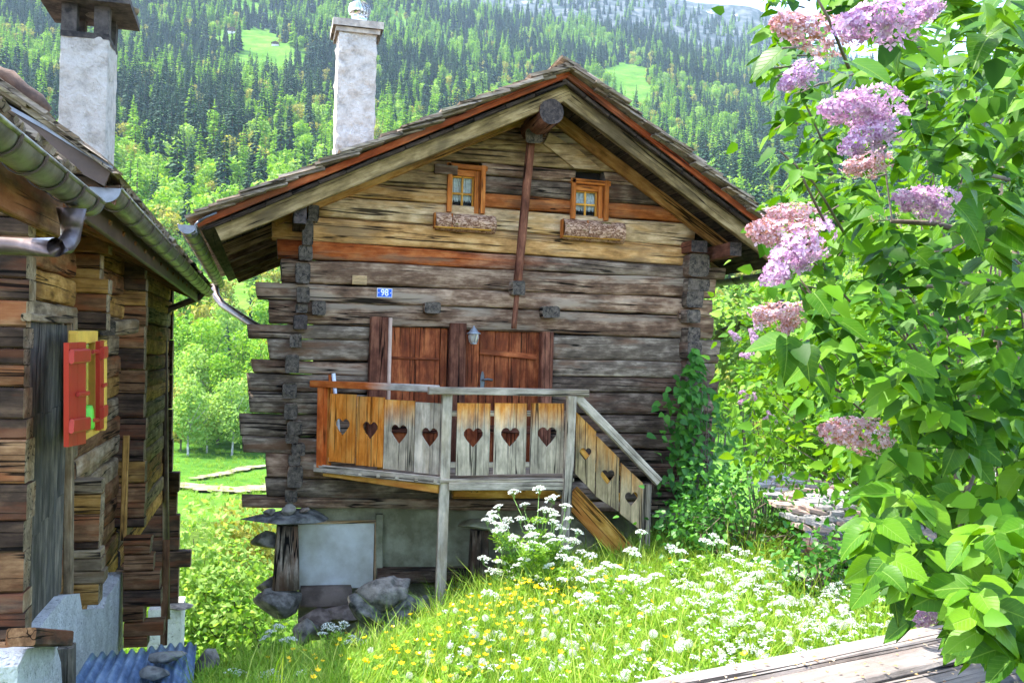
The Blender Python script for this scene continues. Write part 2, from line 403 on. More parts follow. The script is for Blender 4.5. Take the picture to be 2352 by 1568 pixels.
# ---- facade logs: seams (left, right) measured at two columns of the photograph
ul, ur = 721.0, 1586.0
def seam(l, r):
    a, b = fac(ul, l*SRC), fac(ur, r*SRC)
    return lambda X: a.z + (b.z-a.z)*(X-a.x)/(b.x-a.x)
xlc, xrc = fac(703, 700).x, fac(1592, 700).x
full = [(258, 322), (287, 349), (315, 379), (343, 407), (378, 444), (407, 475), (450, 520), (485, 557), (540, 616), (603, 664), (650, 695), (709, 744), (753, 789), (812, 845)]
fmat = [OLIVELOG, BROWNLOG, OLIVELOG, OLIVELOG, BROWNLOG, DARKLOG, ORANGELOG, PALELOG, YELLOWLOG, REDLOG, BROWNLOG, BROWNLOG, BROWNLOG]
lend = {8: 300, 9: 365, 10: 410, 11: 170, 12: 300}
rend = {9: 1625, 10: 1530, 11: 1500, 12: 1515}
walls = holder('front_wall', house)
def log_between(s0, s1, xa, xb, mat, parent=None, nm='log', depth=.24, yoff=0):
    za = (s0(xa)+s1(xa))/2; zb = (s0(xb)+s1(xb))/2
    h0 = (s0(xa)-s1(xa)); h1 = (s0(xb)-s1(xb))
    y = FY + depth/2 + yoff + random.uniform(-.012, .012)
    return beam(nm, (xa, y, za), (xb, y, zb), depth, h0*.985, mat, parent or walls, h1=h1*.985, kind='log', wob=.007, endmat=ENDG, skew=.05, seg=24)
wins = [(1028, 1112, 376, 492), (1312, 1395, 411, 508)]
for i in range(len(full)-1):
    s0, s1 = seam(*full[i]), seam(*full[i+1])
    zm = (s0(3)+s1(3))/2
    xa = max(roofx(s1(2)+.10, True), xlc); xb = min(roofx(s1(4)+.10, False), xrc)
    if i in lend: xa = fac(*cA(lend[i], 700)).x
    elif i == 7: xa = fac(718, 500).x
    if i in rend: xb = fac(*cC(rend[i], 700)).x
    if i in (4, 5, 6):       # logs cut by the two small windows
        w0 = fac(wins[0][0]+6, 430).x; w1 = fac(wins[0][1]-6, 430).x; w2 = fac(wins[1][0]+6, 460).x; w3 = fac(wins[1][1]-6, 460).x
        lm = YELLOWLOG if i == 6 else OLIVELOG
        if i == 4: log_between(s0, s1, xa, w2, fmat[i]) if False else None
        log_between(s0, s1, xa, w0, lm); log_between(s0, s1, w1, w2, fmat[i])
        log_between(s0, s1, w3, xb, fmat[i])
    else:
        log_between(s0, s1, xa, xb, fmat[i])
# log ends left and right of the doorway
leftc = [812, 848, 902, 935, 982, 1036, 1092, 1134, 1197, 1244, 1272]
lle = [100, 262, 105, 65, 85, 5, 40, 270, 275, 45]
rightc = [845, 906, 948, 985, 1041, 1087, 1125, 1158, 1194, 1228, 1268]
rre = [1590, 1530, 1575, 1545, 1530, 1560, 1540, 1530, 1540, 1540]
xd0, xd1 = fac(848, 820).x, fac(1262, 820).x
for i in range(10):
    cnv = cA if i == 0 else cB
    s0, s1 = seam(leftc[i], leftc[i]+28-i*2), seam(leftc[i+1], leftc[i+1]+26-i*2)
    xa = fac(*cnv(lle[i], 700)).x
    mt = [GREYLOG, GREYLOG, BROWNLOG, GREYLOG, GREYLOG, GREYLOG, GREYLOG, BROWNLOG, GREYLOG, BROWNLOG][i]
    log_between(s0, s1, xa, xd0 if i < 8 else xrc-.4, mt)
    if i < 8:
        s0, s1 = seam(rightc[i]-22+i*2, rightc[i]), seam(rightc[i+1]-20+i*2, rightc[i+1])
        log_between(s0, s1, xd1, fac(*cC(rre[i], 700)).x, DARKLOG if i > 1 else GREYLOG)
    else:
        s0, s1 = seam(rightc[i]-6, rightc[i]), seam(rightc[i+1]-6, rightc[i+1])
        log_between(s0, s1, xrc-.5, xrc+.18, DARKLOG)
mesh_obj('light_stop_backing', [(xlc+.1, FY+.2, fac(700, 1265*SRC).z), (xrc-.1, FY+.2, fac(1590, 1265*SRC).z), (xrc-.1, FY+.2, roofz(xrc-.1)-.1), (A.x, FY+.2, A.z-.12), (xlc+.1, FY+.2, roofz(xlc+.1)-.1)],
         [(0, 1, 2, 3, 4)], INSIDE, walls)  # dark sheet added behind the logs against light leaks; blackens their gaps
# small square patch let into the wall
p0, p1 = fac(*cA(1100, 893)), fac(*cA(1240, 990))
beam('wood_patch', (p0.x, FY-.01, (p0.z+p1.z)/2), (p1.x, FY-.01, (p0.z+p1.z)/2), .05, p0.z-p1.z, PALELOG, walls)
# ---- side walls: logs running back whose ends make the corner stacks
sl = holder('side_wall', house)
stackL = [('A', 715, 290, 100, 150), ('A', 665, 470, 100, 230), ('A', 645, 665, 130, 140), ('A', 620, 865, 140, 190), ('A', 620, 1080, 120, 150), ('A', 610, 1212, 110, 85),
          ('A', 595, 1355, 130, 135), ('A', 553, 1535, 112, 125), ('B', 510, 195, 130, 170), ('B', 490, 455, 130, 145), ('B', 500, 655, 125, 145), ('B', 540, 820, 140, 120),
          ('B', 515, 930, 115, 95), ('B', 565, 1040, 125, 110), ('B', 530, 1145, 110, 100), ('B', 535, 1300, 140, 200), ('B', 510, 1490, 115, 115)]
for k, (cr, x, y, ww, hh) in enumerate(stackL):
    yf = 10.80 + random.uniform(-.05, .05)
    u, v = (cA if cr == 'A' else cB)(x, y); c = at_y(u, v, yf); s = c.y/F_PX*1.03*SRC/3.92
    em = ENDD if k in (6,) else ENDG
    beam('log', (c.x, yf, c.z), (c.x+.02, YB-.8, c.z+.02), ww*s, hh*s, DARKLOG, sl, kind='log', wob=.006, endmat=em, seg=6, skew=.03)
stackR = [('C', 1365, 800, 205, 215), ('C', 1370, 985, 225, 115), ('C', 1322, 1122, 165, 165), ('C', 1312, 1290, 140, 125), ('C', 1322, 1490, 130, 150), ('D', 1315, 60, 140, 170), ('D', 1310, 250, 150, 190),
          ('D', 1300, 450, 150, 190), ('D', 1300, 650, 150, 190), ('D', 1300, 850, 150, 190), ('D', 1300, 1050, 150, 190), ('D', 1295, 1250, 150, 190), ('D', 1295, 1440, 150, 170)]
for k, (cr, x, y, ww, hh) in enumerate(stackR):
    yf = 10.84 + random.uniform(-.06, .03)
    u, v = (cC if cr == 'C' else cD)(x, y); c = at_y(u, v, yf); s = c.y/F_PX*1.14*SRC/3.92
    beam('log', (c.x, yf, c.z), (c.x, YB-.8, c.z), ww*s, hh*s, DARKLOG, sl, kind='log', wob=.009, endmat=ENDG, seg=6, skew=.04)
# beams that poke through the facade
for (u, v, ww, hh) in ((995, 707, 38, 26), (1268, 715, 42, 28), (733, 708, 30, 32), (1190, 662, 30, 34)):
    c = at_y(u, v, FY-.14); s = FY/F_PX
    beam('beam_end', (c.x, FY-.14 if u != 1190 else FY-.2, c.z), (c.x, FY+.3, c.z), ww*s, hh*s, GREYLOG, walls, kind='log', wob=.006, endmat=ENDG, seg=4)
c = at_y(*cC(1195, 1290), FY-.005); beam('wood_patch', (c.x-.05, FY-.005, c.z), (c.x+.06, FY-.005, c.z), .05, .12, BROWNLOG, walls)

# ---- roof
roof = holder('roof', house)
def slope_pt(side, s, y, lift=0.0):
    """s metres up from the eave along the slope"""
    P = Lp if side == 'l' else Rp
    d = Vector((A.x-P.x, 0, A.z-P.z)); Ls = d.length; d /= Ls
    n = Vector((-d.z, 0, d.x)) if side == 'l' else Vector((d.z, 0, -d.x))
    if n.z < 0: n = -n
    q = P + d*s + n*lift
    return Vector((q.x, y, q.z)), d, n, Ls
for side in 'lr':
    _, d, n, Ls = slope_pt(side, 0, YF)
    # soffit boards along the ridge direction
    nb = int(Ls/.19); wb = Ls/nb
    for i in range(nb):
        a = slope_pt(side, (i+.5)*wb, YF+.05, -.075)[0]; b = slope_pt(side, (i+.5)*wb, YB, -.075)[0]
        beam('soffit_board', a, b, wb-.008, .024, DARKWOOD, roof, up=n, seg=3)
    # red fascia along the verge, dark batten pieces below it
    a = slope_pt(side, -.02, YF, -.012)[0]; b = slope_pt(side, Ls+(.015 if side == 'l' else -.015), YF, -.012)[0]
    beam('fascia_board', a, b, .035, .07, REDWOOD, roof, up=n, wob=.003, seg=20)
    k = 0.05
    while k < Ls-.25:
        l = random.uniform(.24, .4)
        a = slope_pt(side, k, YF+.035, -.085)[0]; b = slope_pt(side, k+l-.012, YF+.035, -.085+random.uniform(-.004, .004))[0]
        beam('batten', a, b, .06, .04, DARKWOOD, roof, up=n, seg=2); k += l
    # rafters
    for j, y in enumerate((10.2, 10.94, 11.9, 12.9, 13.9, 14.9, 15.9, 16.9)):
        e0 = .14 if side == 'l' else .12
        if side == 'r' and j == 1: e0 = .45
        hh = .16 if j == 0 else .14
        a = slope_pt(side, e0 if j != 1 or side == 'r' else .75, y, -.09-hh/2)[0]; b = slope_pt(side, Ls-.02, y, -.09-hh/2)[0]
        mt = RAFTER if j == 0 else (RAFTERO if j == 1 else (OLIVELOG if j % 2 == 0 else BROWNLOG))
        beam('rafter', a, b, .085, hh, mt, roof, up=n, wob=.004, seg=18)
    # shingles: the ones at the verge singly, the field behind them as rows
    s = -.06; row = 0; V, F = [], []
    def slab(o, L, wd, th, tilt, y0, y1):
        c0, dd, nn, _ = slope_pt(side, o, 0, .035); up = (nn*math.cos(tilt) + dd*math.sin(tilt)*-1)
        dr = (dd*math.cos(tilt) - nn*math.sin(tilt)*1)
        pts = []
        for yy in (y0, y1):
            for q in (c0+nn*.035, c0+nn*.035+nn*th, c0+nn*.035+nn*th+dr*L, c0+nn*.035+dr*L): pts.append(Vector((q.x, yy, q.z)))
        return pts
    BF = [(0, 1, 2, 3), (7, 6, 5, 4), (0, 4, 5, 1), (1, 5, 6, 2), (2, 6, 7, 3), (3, 7, 4, 0)]
    while s < Ls + (.08 if side == 'r' else -.14):
        for layer in range(2):
            so = s + layer*.055*(1 if layer else 1) + random.uniform(-.02, .02); Lr = random.uniform(.42, .58)
            if side == 'l': Lr = min(Lr, Ls-so+.02)
            elif so+Lr > Ls+.16: Lr = Ls+.16-so
            if Lr < .12: continue
            y0 = YF - random.uniform(.05, .2); y1 = YF + random.uniform(.22, .42)
            th = random.uniform(.018, .03); tl = math.radians(random.uniform(5, 8.5))
            pts = slab(so, Lr, 0, th, tl, y0, y1)
            for q in pts: q += Vector((random.uniform(-.008, .008), random.uniform(-.01, .01), random.uniform(-.003, .003)+layer*.022))
            mesh_obj('shingle', pts, BF, SHINGLE, roof, org=pts[0])
            for yy in np.arange(y1+.005, YB+.2, .42):
                q = slab(so, Lr, 0, th, tl, yy, yy+.4); b0 = len(V)
                dz = Vector((0, 0, random.uniform(-.006, .006)+layer*.022)); V += [p+dz for p in q]; F += [tuple(b0+i for i in f) for f in BF]
        s += random.uniform(.2, .25); row += 1
    fo = mesh_obj('shingle_field', V, F, SHINGLE, roof); fo['kind'] = 'stuff'
# ridge log and purlins
rc = at_y(1268, 258, 10.12)
beam('ridge_log', rc, (rc.x+.03, YB-.3, rc.z+.0), .285, .285, DOORPOST, roof, kind='round', wob=.008, endmat=ENDD, seg=10)
beam('corbel', at_y(1226, 312, 10.66), at_y(1226, 318, 11.2), .20, .16, OLIVELOG, roof, kind='log', wob=.01, endmat=ENDG, seg=5)
c = at_y(690, 492, 10.25); beam('purlin', c, (c.x, YB-.3, c.z), .13, .19, DARKWOOD, roof, endmat=ENDD, wob=.002, seg=8)
c = at_y(1690, 572, 10.35); beam('purlin', c, (c.x, YB-.3, c.z), .15, .16, DOORPOST, roof, endmat=ENDD, wob=.002, seg=8)
c = at_y(1606, 566, 10.72); beam('purlin', c, (c.x, YB-.8, c.z), .21, .14, DOORPOST, roof, endmat=ENDD, wob=.004, seg=8)
prism('gable_brace', [at_y(1262, 305, 10.95), at_y(1330, 345, 10.95), at_y(1385, 392, 10.95), at_y(1320, 386, 10.95), at_y(1250, 330, 10.95)], (0, .04, 0), PALELOG, roof)
# vertical pole in front of the gable
beam('pole', at_y(1221, 322, 10.82), at_y(1188, 655, 10.86), .105, .09, DOORPOST, walls, kind='round', wob=.004, up=(0, 1, 0), seg=12)
beam('pole', at_y(1187, 675, 10.88), at_y(1180, 755, 10.9), .065, .055, DOORPOST, walls, kind='round', wob=.003, up=(0, 1, 0), seg=5)
# ---- gutters with brackets
def half_gutter(parent, a, b, r, mat, up=Vector((0, 0, 1)), nb=10, cap0=True, bm=None, beadside=1):
    a, b = Vector(a), Vector(b); t = (b-a).normalized(); s = t.cross(up).normalized(); V, F = [], []
    n = 12
    for P in (a, b):
        for rr in (r, r-.006):
            for k in range(n+1):
                an = math.pi*k/n; V.append(P + s*math.cos(an)*rr - up*math.sin(an)*rr)
    m = n+1
    for k in range(n):
        F.append((k, k+1, 2*m+k+1, 2*m+k)); F.append((m+k+1, m+k, 3*m+k, 3*m+k+1))
    g = mesh_obj('gutter', V, F, mat, parent, True, org=a)
    V2 = [a + s*math.cos(math.pi*k/n)*r*1.03 - up*math.sin(math.pi*k/n)*r*1.03 for k in range(n+1)]
    V3 = [p - t*.012 for p in V2]
    F2 = [tuple(range(m)), tuple(reversed(range(m, 2*m)))] + [(k+1, k, m+k, m+k+1) for k in range(n)] + [(0, m-1, 2*m-1, m)]
    mesh_obj('end_cap', V2+V3, F2, ZINCD, g, org=a)
    for e in (1, -1):
        tube('bead', [a+s*e*r, b+s*e*r], .011, mat, g, n=8)
    L = (b-a).length
    for i in range(nb):
        c = a + t*(L*(i+.5)/nb)
        pts = [c + s*math.cos(math.pi*k/10)*(r+.012) - up*math.sin(math.pi*k/10)*(r+.012) for k in range(11)]
        tw = [p - t*.017 for p in pts] + [p + t*.017 for p in pts] + [p - t*.017 - (p-c).normalized()*.006 for p in pts] + [p + t*.017 - (p-c).normalized()*.006 for p in pts]
        Fb = []
        for k in range(10): Fb += [(k, k+1, 11+k+1, 11+k), (22+k+1, 22+k, 33+k, 33+k+1), (k+1, k, 22+k, 22+k+1), (11+k, 11+k+1, 33+k+1, 33+k)]
        mesh_obj('bracket', tw, Fb, bm or PIPEM, g, org=c)
    return g
gL0 = at_y(430, 517, 9.95); gL1 = at_y(504, 652, 17.9)
half_gutter(house, gL0, gL1, .085, ZINC, nb=13, bm=IRON)
tube('gutter_hook', [at_y(462, 503, 9.96), at_y(448, 516, 9.94), at_y(452, 534, 9.94), at_y(440, 540, 9.94)], .012, IRON, house)
tube('gutter_hook', [at_y(498, 488, 9.97), at_y(470, 500, 9.97), at_y(458, 510, 9.97)], .012, IRON, house)
tube('downpipe', [at_y(493, 655, 17.4), at_y(498, 683, 17.2), at_y(512, 700, 16.9), at_y(585, 748, 15.2), at_y(625, 772, 14.5)], .065, PIPEM, house, n=10)
gR = Rp + Vector((.06, 0, -.12))
half_gutter(house, gR, gR+Vector((0, 7.8, 0)), .075, ZINCD, nb=11)
tube('downpipe', [at_y(1645, 772, 12.3), at_y(1762, 722, 10.9), at_y(1800, 700, 10.6)], .075, PIPEM, house, n=12)
# ---- chimney with a ventilator cowl
def rough_box(name, x0, x1, y0, y1, z0, z1, mat, parent, amp=.02, step=.06, seed=0):
    V, F = [], []
    def face(o, e1, e2, l1, l2, nrm):
        n1, n2 = max(1, int(l1/step)), max(1, int(l2/step)); b = len(V)
        for i in range(n1+1):
            for j in range(n2+1):
                p = o + e1*(l1*i/n1) + e2*(l2*j/n2)
                edge = i in (0, n1) or j in (0, n2)
                k = mnoise.noise(p*7+Vector((seed, 0, 0)))*.7 + mnoise.noise(p*19+Vector((0, seed, 0)))*.5
                q = p + nrm*amp*k*(0.15 if edge else 1)
                if edge: q += Vector((mnoise.noise(p*9), mnoise.noise(p*9+Vector((5, 5, 5))), 0))*amp*.35
                V.append(q)
        for i in range(n1):
            for j in range(n2):
                a = b+i*(n2+1)+j; F.append((a, a+n2+1, a+n2+2, a+1))
    lx, ly, lz = x1-x0, y1-y0, z1-z0; X, Y, Z = Vector((1, 0, 0)), Vector((0, 1, 0)), Vector((0, 0, 1))
    face(Vector((x0, y0, z0)), X, Z, lx, lz, -Y); face(Vector((x1, y1, z0)), -X, Z, lx, lz, Y)
    face(Vector((x0, y1, z0)), -Y, Z, ly, lz, -X); face(Vector((x1, y0, z0)), Y, Z, ly, lz, X)
    face(Vector((x0, y0, z1)), X, Y, lx, ly, Z)
    return mesh_obj(name, V, F, mat, parent, True, org=(x0, y0, z0))
yc = 12.2; c0 = at_y(768, 60, yc); c1 = at_y(866, 60, yc); zb = roofz(c0.x)-.3
ch = rough_box('chimney', c0.x+.06, c1.x, yc, yc+.5, zb, c0.z, STUCCO, house, amp=.04, step=.028)
capm = plain('chimney_cap', (.5, .44, .36), .95, vscale=9, bump=.6, bscale=30, c2=(.3, .26, .22))
rough_box('cap', c0.x-.02, c1.x+.08, yc-.07, yc+.57, c0.z, c0.z+.09, capm, ch, amp=.012, step=.05, seed=4)
rough_box('cap', c0.x+.02, c1.x+.04, yc-.03, yc+.53, c0.z-.06, c0.z, capm, ch, amp=.012, step=.05, seed=9)
cb = at_y(826, 24, yc+.1); R = .145; V, F = [], []
for k in range(16):                       # the vanes of the turning cowl
    for i in range(9):
        th = math.pi*(.08+.86*i/8); ph = 2*math.pi*k/16 + i*.09
        for e, rr in ((0, R), (1, R*.86)):
            p = ph + e*.36
            V.append(cb + Vector((rr*math.sin(th)*math.cos(p), rr*math.sin(th)*math.sin(p), rr*.82*math.cos(th))))
    b = k*18
    for i in range(8): F.append((b+2*i, b+2*i+1, b+2*i+3, b+2*i+2))
mesh_obj('ventilator', V, F, STEEL, ch, True, org=cb)
tube('ventilator_neck', [cb-Vector((0, 0, .2)), cb-Vector((0, 0, .09))], .10, STEEL, ch, n=16)

# ---- small windows
def window(u0, u1, v0, v1, lintel):
    w = holder('window', house)
    a = fac(u0, v0); b = fac(u1, v1); x0, x1, z1, z0 = a.x, b.x, a.z, b.z
    fw = .055; yf = FY-.035
    beam('frame', (x0+fw/2, yf+.03, z0), (x0+fw/2, yf+.03, z1), .07, fw, WINWOOD, w, up=(1, 0, 0), bev=.004)
    beam('frame', (x1-fw/2, yf+.05, z0), (x1-fw/2, yf+.05, z1), .12, fw, WINWOOD, w, up=(1, 0, 0), bev=.004)
    beam('frame', (x0-.01, yf+.025, z1-fw/2+.008), (x1+.02, yf+.025, z1-fw/2-.006), .06, fw, WINWOOD, w, bev=.004)
    beam('lining', (x0+fw, yf+.1, z1-fw-.035), (x1-fw, yf+.1, z1-fw-.04), .10, .07, WINWOOD, w, bev=.003)
    beam('lining', (x1-fw-.035, yf+.1, z0), (x1-fw-.035, yf+.1, z1-fw), .12, .06, WINWOOD, w, up=(1, 0, 0), bev=.003)
    sx0, sx1, sz0, sz1 = x0+fw+.004, x1-fw-.065, z0+.035, z1-fw-.075; ys = yf+.115
    for (p, q) in (((sx0, sz0), (sx1, sz0)), ((sx0, sz1), (sx1, sz1)), ((sx0, (sz0+sz1)/2), (sx1, (sz0+sz1)/2))):
        beam('sash_bar', (p[0], ys, p[1]), (q[0], ys, q[1]), .03, .024, SASHWOOD, w, bev=.003)
    for xx in (sx0+.01, (sx0+sx1)/2, sx1-.01):
        beam('sash_bar', (xx, ys-.003, sz0), (xx, ys-.003, sz1), .03, .022, SASHWOOD, w, up=(1, 0, 0), bev=.003)
    xm, zm = (sx0+sx1)/2, (sz0+sz1)/2
    for (xa, xb) in ((sx0+.02, xm-.011), (xm+.011, sx1-.02)):
        for (za, zb2) in ((sz0+.012, zm-.012), (zm+.012, sz1-.012)):
            mesh_obj('pane', [(xa, ys+.006, za), (xb, ys+.006, za), (xb, ys+.006, zb2), (xa, ys+.006, zb2)], [(0, 1, 2, 3)], GLASS, w)
    V, F = [], []; m = 40; zc = sz0+(sz1-sz0)*.30
    for i in range(m+1):
        x = sx0+(sx1-sx0)*i/m; yy = ys+.05+.012*math.sin(i*1.5)+.006*math.sin(i*.6)
        V += [(x, yy, zc+.02*math.sin(i*2.2)), (x, yy, sz1)]
    for i in range(m): F.append((2*i, 2*i+2, 2*i+3, 2*i+1))
    mesh_obj('curtain', V, F, CURTAIN, w, True)
    mesh_obj('room', [(x0, ys+.13, z0), (x1, ys+.13, z0), (x1, ys+.13, z1), (x0, ys+.13, z1)], [(0, 1, 2, 3)], INSIDE, w)
window(*wins[0], True); window(*wins[1], False)
a = fac(998, 378); b = fac(1030, 402); beam('log', (a.x, FY, (a.z+b.z)/2), (b.x+.1, FY, (a.z+b.z)/2), .09, a.z-b.z, DARKLOG, walls)
# ---- doors
zdeck = at_y(1020, 1085, FY).z
door_y = FY+.10
def boards(name, xs, z0, z1l, z1r, mat, parent, y, th=.04):
    for i in range(len(xs)-1):
        t = (xs[i]-xs[0])/(xs[-1]-xs[0]); z1 = z1l+(z1r-z1l)*t
        beam(name, ((xs[i]+xs[i+1])/2, y+random.uniform(-.004, .004), z0), ((xs[i]+xs[i+1])/2, y, z1), th, xs[i+1]-xs[i]-.006, mat, parent, up=(1, 0, 0), bev=.005, seg=6)
X = lambda u: fac(u, 820).x
ztop = fac(950, 738).z
d1 = holder('door', house); boards('plank', [X(890), X(955), X(1013), X(1030)], zdeck, ztop, ztop-.02, DOORWOOD, d1, door_y)
beam('ledge', (X(893), door_y-.03, fac(950, 822).z), (X(1010), door_y-.03, fac(950, 824).z), .02, .03, DOORWOOD, d1)
beam('ledge', (X(893), door_y-.03, fac(950, 985).z), (X(1010), door_y-.03, fac(950, 987).z), .025, .09, DOORPOST, d1)
d2 = holder('door', house); boards('plank', [X(1066), X(1104), X(1140), X(1172), X(1245)], zdeck, ztop+.02, ztop-.04, DOORWOOD, d2, door_y)
beam('ledge', (X(1104), door_y-.035, fac(1150, 808).z), (X(1235), door_y-.035, fac(1150, 818).z), .05, .065, DOORWOOD, d2)
beam('ledge', (X(1104), door_y-.03, fac(1150, 985).z), (X(1235), door_y-.03, fac(1150, 988).z), .025, .09, DOORPOST, d2)
hp = fac(1108, 872, door_y-.03)
lock = prism('lock_plate', [hp+Vector((dx, 0, dz)) for dx, dz in ((-.02, -.11), (.02, -.11), (.026, -.02), (.02, .05), (.008, .1), (-.008, .1), (-.02, .05), (-.026, -.02))], (0, .01, 0), IRON, d2)
tube('door_handle', [hp+Vector((0, -.005, .0)), hp+Vector((0, -.05, .0)), hp+Vector((.05, -.055, .012)), hp+Vector((.11, -.05, .0))], [.01, .011, .014, .016], IRON, d2)
for (u0, u1, v1, hgt) in ((846, 890, 728, 0), (1030, 1067, 742, 0), (1240, 1266, 762, 0)):
    zz = fac((u0+u1)/2, v1).z
    beam('door_post', ((X(u0)+X(u1))/2, FY+.015, zdeck), ((X(u0)+X(u1))/2+.01, FY+.01, zz), .16, X(u1)-X(u0), DOORPOST, house, up=(1, 0, 0), wob=.004, bev=.015)
beam('lintel', (X(885), FY+.09, fac(950, 732).z), (X(1266), FY+.09, fac(1266, 752).z), .12, .07, BROWNLOG, house)

# ---- balcony and stairs
bal = holder('balcony', house); stairs = holder('staircase', house)
BYF, BYL = 9.9, 10.85
PC = at_y(1017, 900, BYF); PL = at_y(737, 880, BYL); PR = at_y(1311, 900, BYF)
bn = Vector((PC.x-PL.x, PC.y-PL.y, 0)).normalized(); bnrm = Vector((bn.y, -bn.x, 0))   # outward normal of the slanted side
def on_left(u, v, off=0.0):
    r = ray(u, v); k = ((PL-CAM).dot(bnrm)+off)/r.dot(bnrm); return CAM + r*k
def on_right(u, v, off=0.0): return at_y(u, v, BYF-off)
def plank(parent, O, yd, y0, y1, zb0, zb1, zt0, zt1, mat, heart=None, seamside=1, th=.024, back=Vector((0, 1, 0)), name='board'):
    """upright board: local X is up, local Y along yd. heart=(height, size) is cut from its seam edge"""
    pts = []
    if heart and seamside == 1:      # seam at y1
        hc, s = heart
        pts = [(zb0, y0), (zt0, y0), (zt1, y1)]
        prof = [(.24, 0), (.36, .1), (.4, .25), (.33, .4), (.18, .5), (0, .5), (-.25, .33), (-.62, 0)]
        pts += [(hc+a*s, y1-b*s) for a, b in prof] + [(zb1, y1)]
    elif heart:
        hc, s = heart
        prof = [(-.62, 0), (-.25, .33), (0, .5), (.18, .5), (.33, .4), (.4, .25), (.36, .1), (.24, 0)]
        pts = [(zb0, y0)] + [(hc+a*s, y0+b*s) for a, b in prof] + [(zt0, y0), (zt1, y1), (zb1, y1)]
    else: pts = [(zb0, y0), (zt0, y0), (zt1, y1), (zb1, y1)]
    Z = Vector((0, 0, 1)).cross(yd); n = len(pts)
    ox = min(p[0] for p in pts); oy = y0
    M = Matrix(((0, yd.x, Z.x, O.x+yd.x*oy), (0, yd.y, Z.y, O.y+yd.y*oy), (1, 0, 0, ox), (0, 0, 0, 1)))
    V = [(a-ox, b-oy, 0) for a, b in pts] + [(a-ox, b-oy, th) for a, b in pts]
    F = [tuple(range(n)), tuple(reversed(range(n, 2*n)))] + [((i+1) % n, i, n+i, n+(i+1) % n) for i in range(n)]
    return mobj(name, new_mesh(name, V, F, mat), parent, M)
c8 = lambda x, y: ((760+x/3.178)*SRC, (900+y/3.178)*SRC)
c6 = lambda x, y: ((880+x/3.136)*SRC, (740+y/3.136)*SRC)
for (x0, x1, t0, t1, b0, b1, mt) in ((195, 397, 262, 275, 800, 822, BALORANGE), (410, 622, 283, 298, 826, 855, BALORANGE), (628, 865, 305, 330, 858, 885, BALWEATH), (872, 1108, 328, 348, 886, 916, BALGREY)):
    p00, p01, p10, p11 = on_left(*c8(x0, b0)), on_left(*c8(x0, t0)), on_left(*c8(x1, b1)), on_left(*c8(x1, t1))
    a = (p00-PL).dot(bn); b = (p10-PL).dot(bn); m = (a+b)/2
    zb, zt = (p00.z+p10.z)/2, (p01.z+p11.z)/2; hc = zb+(zt-zb)*.54; s = .56*(b-a)
    O = Vector((PL.x, PL.y, 0))
    plank(bal, O, bn, a, m-.0015, zb, zb, zt, zt, mt, (hc, s), 1); plank(bal, O, bn, m+.0015, b, zb-.003, zb-.003, zt, zt, mt, (hc, s), 0)
for (x0, x1, t0, b0) in ((814, 1086, 841, 1405), (1108, 1372, 841, 1396), (1394, 1666, 841, 1391)):
    p00, p11 = on_right(*c6(x0, b0)), on_right(*c6(x1, t0)); a, b = p00.x, p11.x; m = (a+b)/2; zb, zt = p00.z, p11.z
    hc = zb+(zt-zb)*.55; s = .57*(b-a); O = Vector((0, BYF, 0)); xd = Vector((1, 0, 0))
    plank(bal, O, xd, a, m-.0015, zb, zb, zt, zt, BALWEATH, (hc, s), 1); plank(bal, O, xd, m+.0015, b, zb, zb, zt, zt, BALWEATH, (hc, s), 0)
c4 = cD
for (x0, x1, tl, tr, bl, br) in ((166, 357, 668, 858, 1265, 1470), (368, 588, 902, 1122, 1490, 1640), (605, 815, 1165, 1360, 1660, 1830)):
    a, b = on_right(*c4(x0, tl)).x, on_right(*c4(x1, tr)).x; m = (a+b)/2
    zt0, zt1, zb0, zb1 = on_right(*c4(x0, tl)).z, on_right(*c4(x1, tr)).z, on_right(*c4(x0, bl)).z, on_right(*c4(x1, br)).z
    zbm, ztm = (zb0+zb1)/2, (zt0+zt1)/2; hc = zbm+(ztm-zbm)*.5; s = .6*(b-a); O = Vector((0, BYF+.01, 0)); xd = Vector((1, 0, 0))
    plank(stairs, O, xd, a, m-.001, zb0, zbm, zt0, ztm, STAIRWEATH, (hc, s), 1); plank(stairs, O, xd, m+.001, b, zbm, zb1, ztm, zt1, STAIRWEATH, (hc, s), 0)
zr = on_right(1100, 893).z
# rails
a = on_left(718, 875, .02); b = on_left(1004, 898, .02); b.z = a.z = (a.z+b.z)/2
beam('handrail', a, b, .11, .075, RAILRED, bal, wob=.002)
a = on_right(984, 898, .02); b = on_right(1350, 898, .02); a.z = b.z = zr-.025
beam('handrail', a, b, .11, .078, BALGREY, bal, wob=.002)
for v in (948, 1066):
    a = on_left(745, v-(7 if v < 1000 else 12), -.05); b = on_left(1008, v+2, -.05); beam('cross_rail', a, b, .035, .06, BALORANGE if v < 1000 else BALGREY, bal)
    a = on_right(1020, v+1, -.045); b = on_right(1305, v+1, -.045); beam('cross_rail', a, b, .035, .06, BALGREY, bal)
gz = gnd(PC.x, PC.y)
p = on_right(1027, 905, -.01); q = on_right(1012, 1345, -.01)
beam('post', (q.x, BYF+.02, gz-.1), (p.x, BYF+.02, zr-.06), .085, .105, BALGREY, bal, up=(1, 0, 0), wob=.002, bev=.006)
p = on_right(1313, 905, .05)
beam('post', (p.x-.05, BYF-.05, gnd(p.x, BYF)-.1), (p.x, BYF-.05, zr-.06), .085, .095, BALGREY, bal, up=(1, 0, 0), wob=.002, bev=.006)
p = on_left(741, 880, .02); q = on_left(738, 1068, .02)
beam('post', q-Vector((0, 0, .02)), p, .09, .08, POSTRED, bal, up=bn, wob=.002, bev=.006)
p = on_left(757, 885, -.06); q = on_left(753, 1072, -.06)
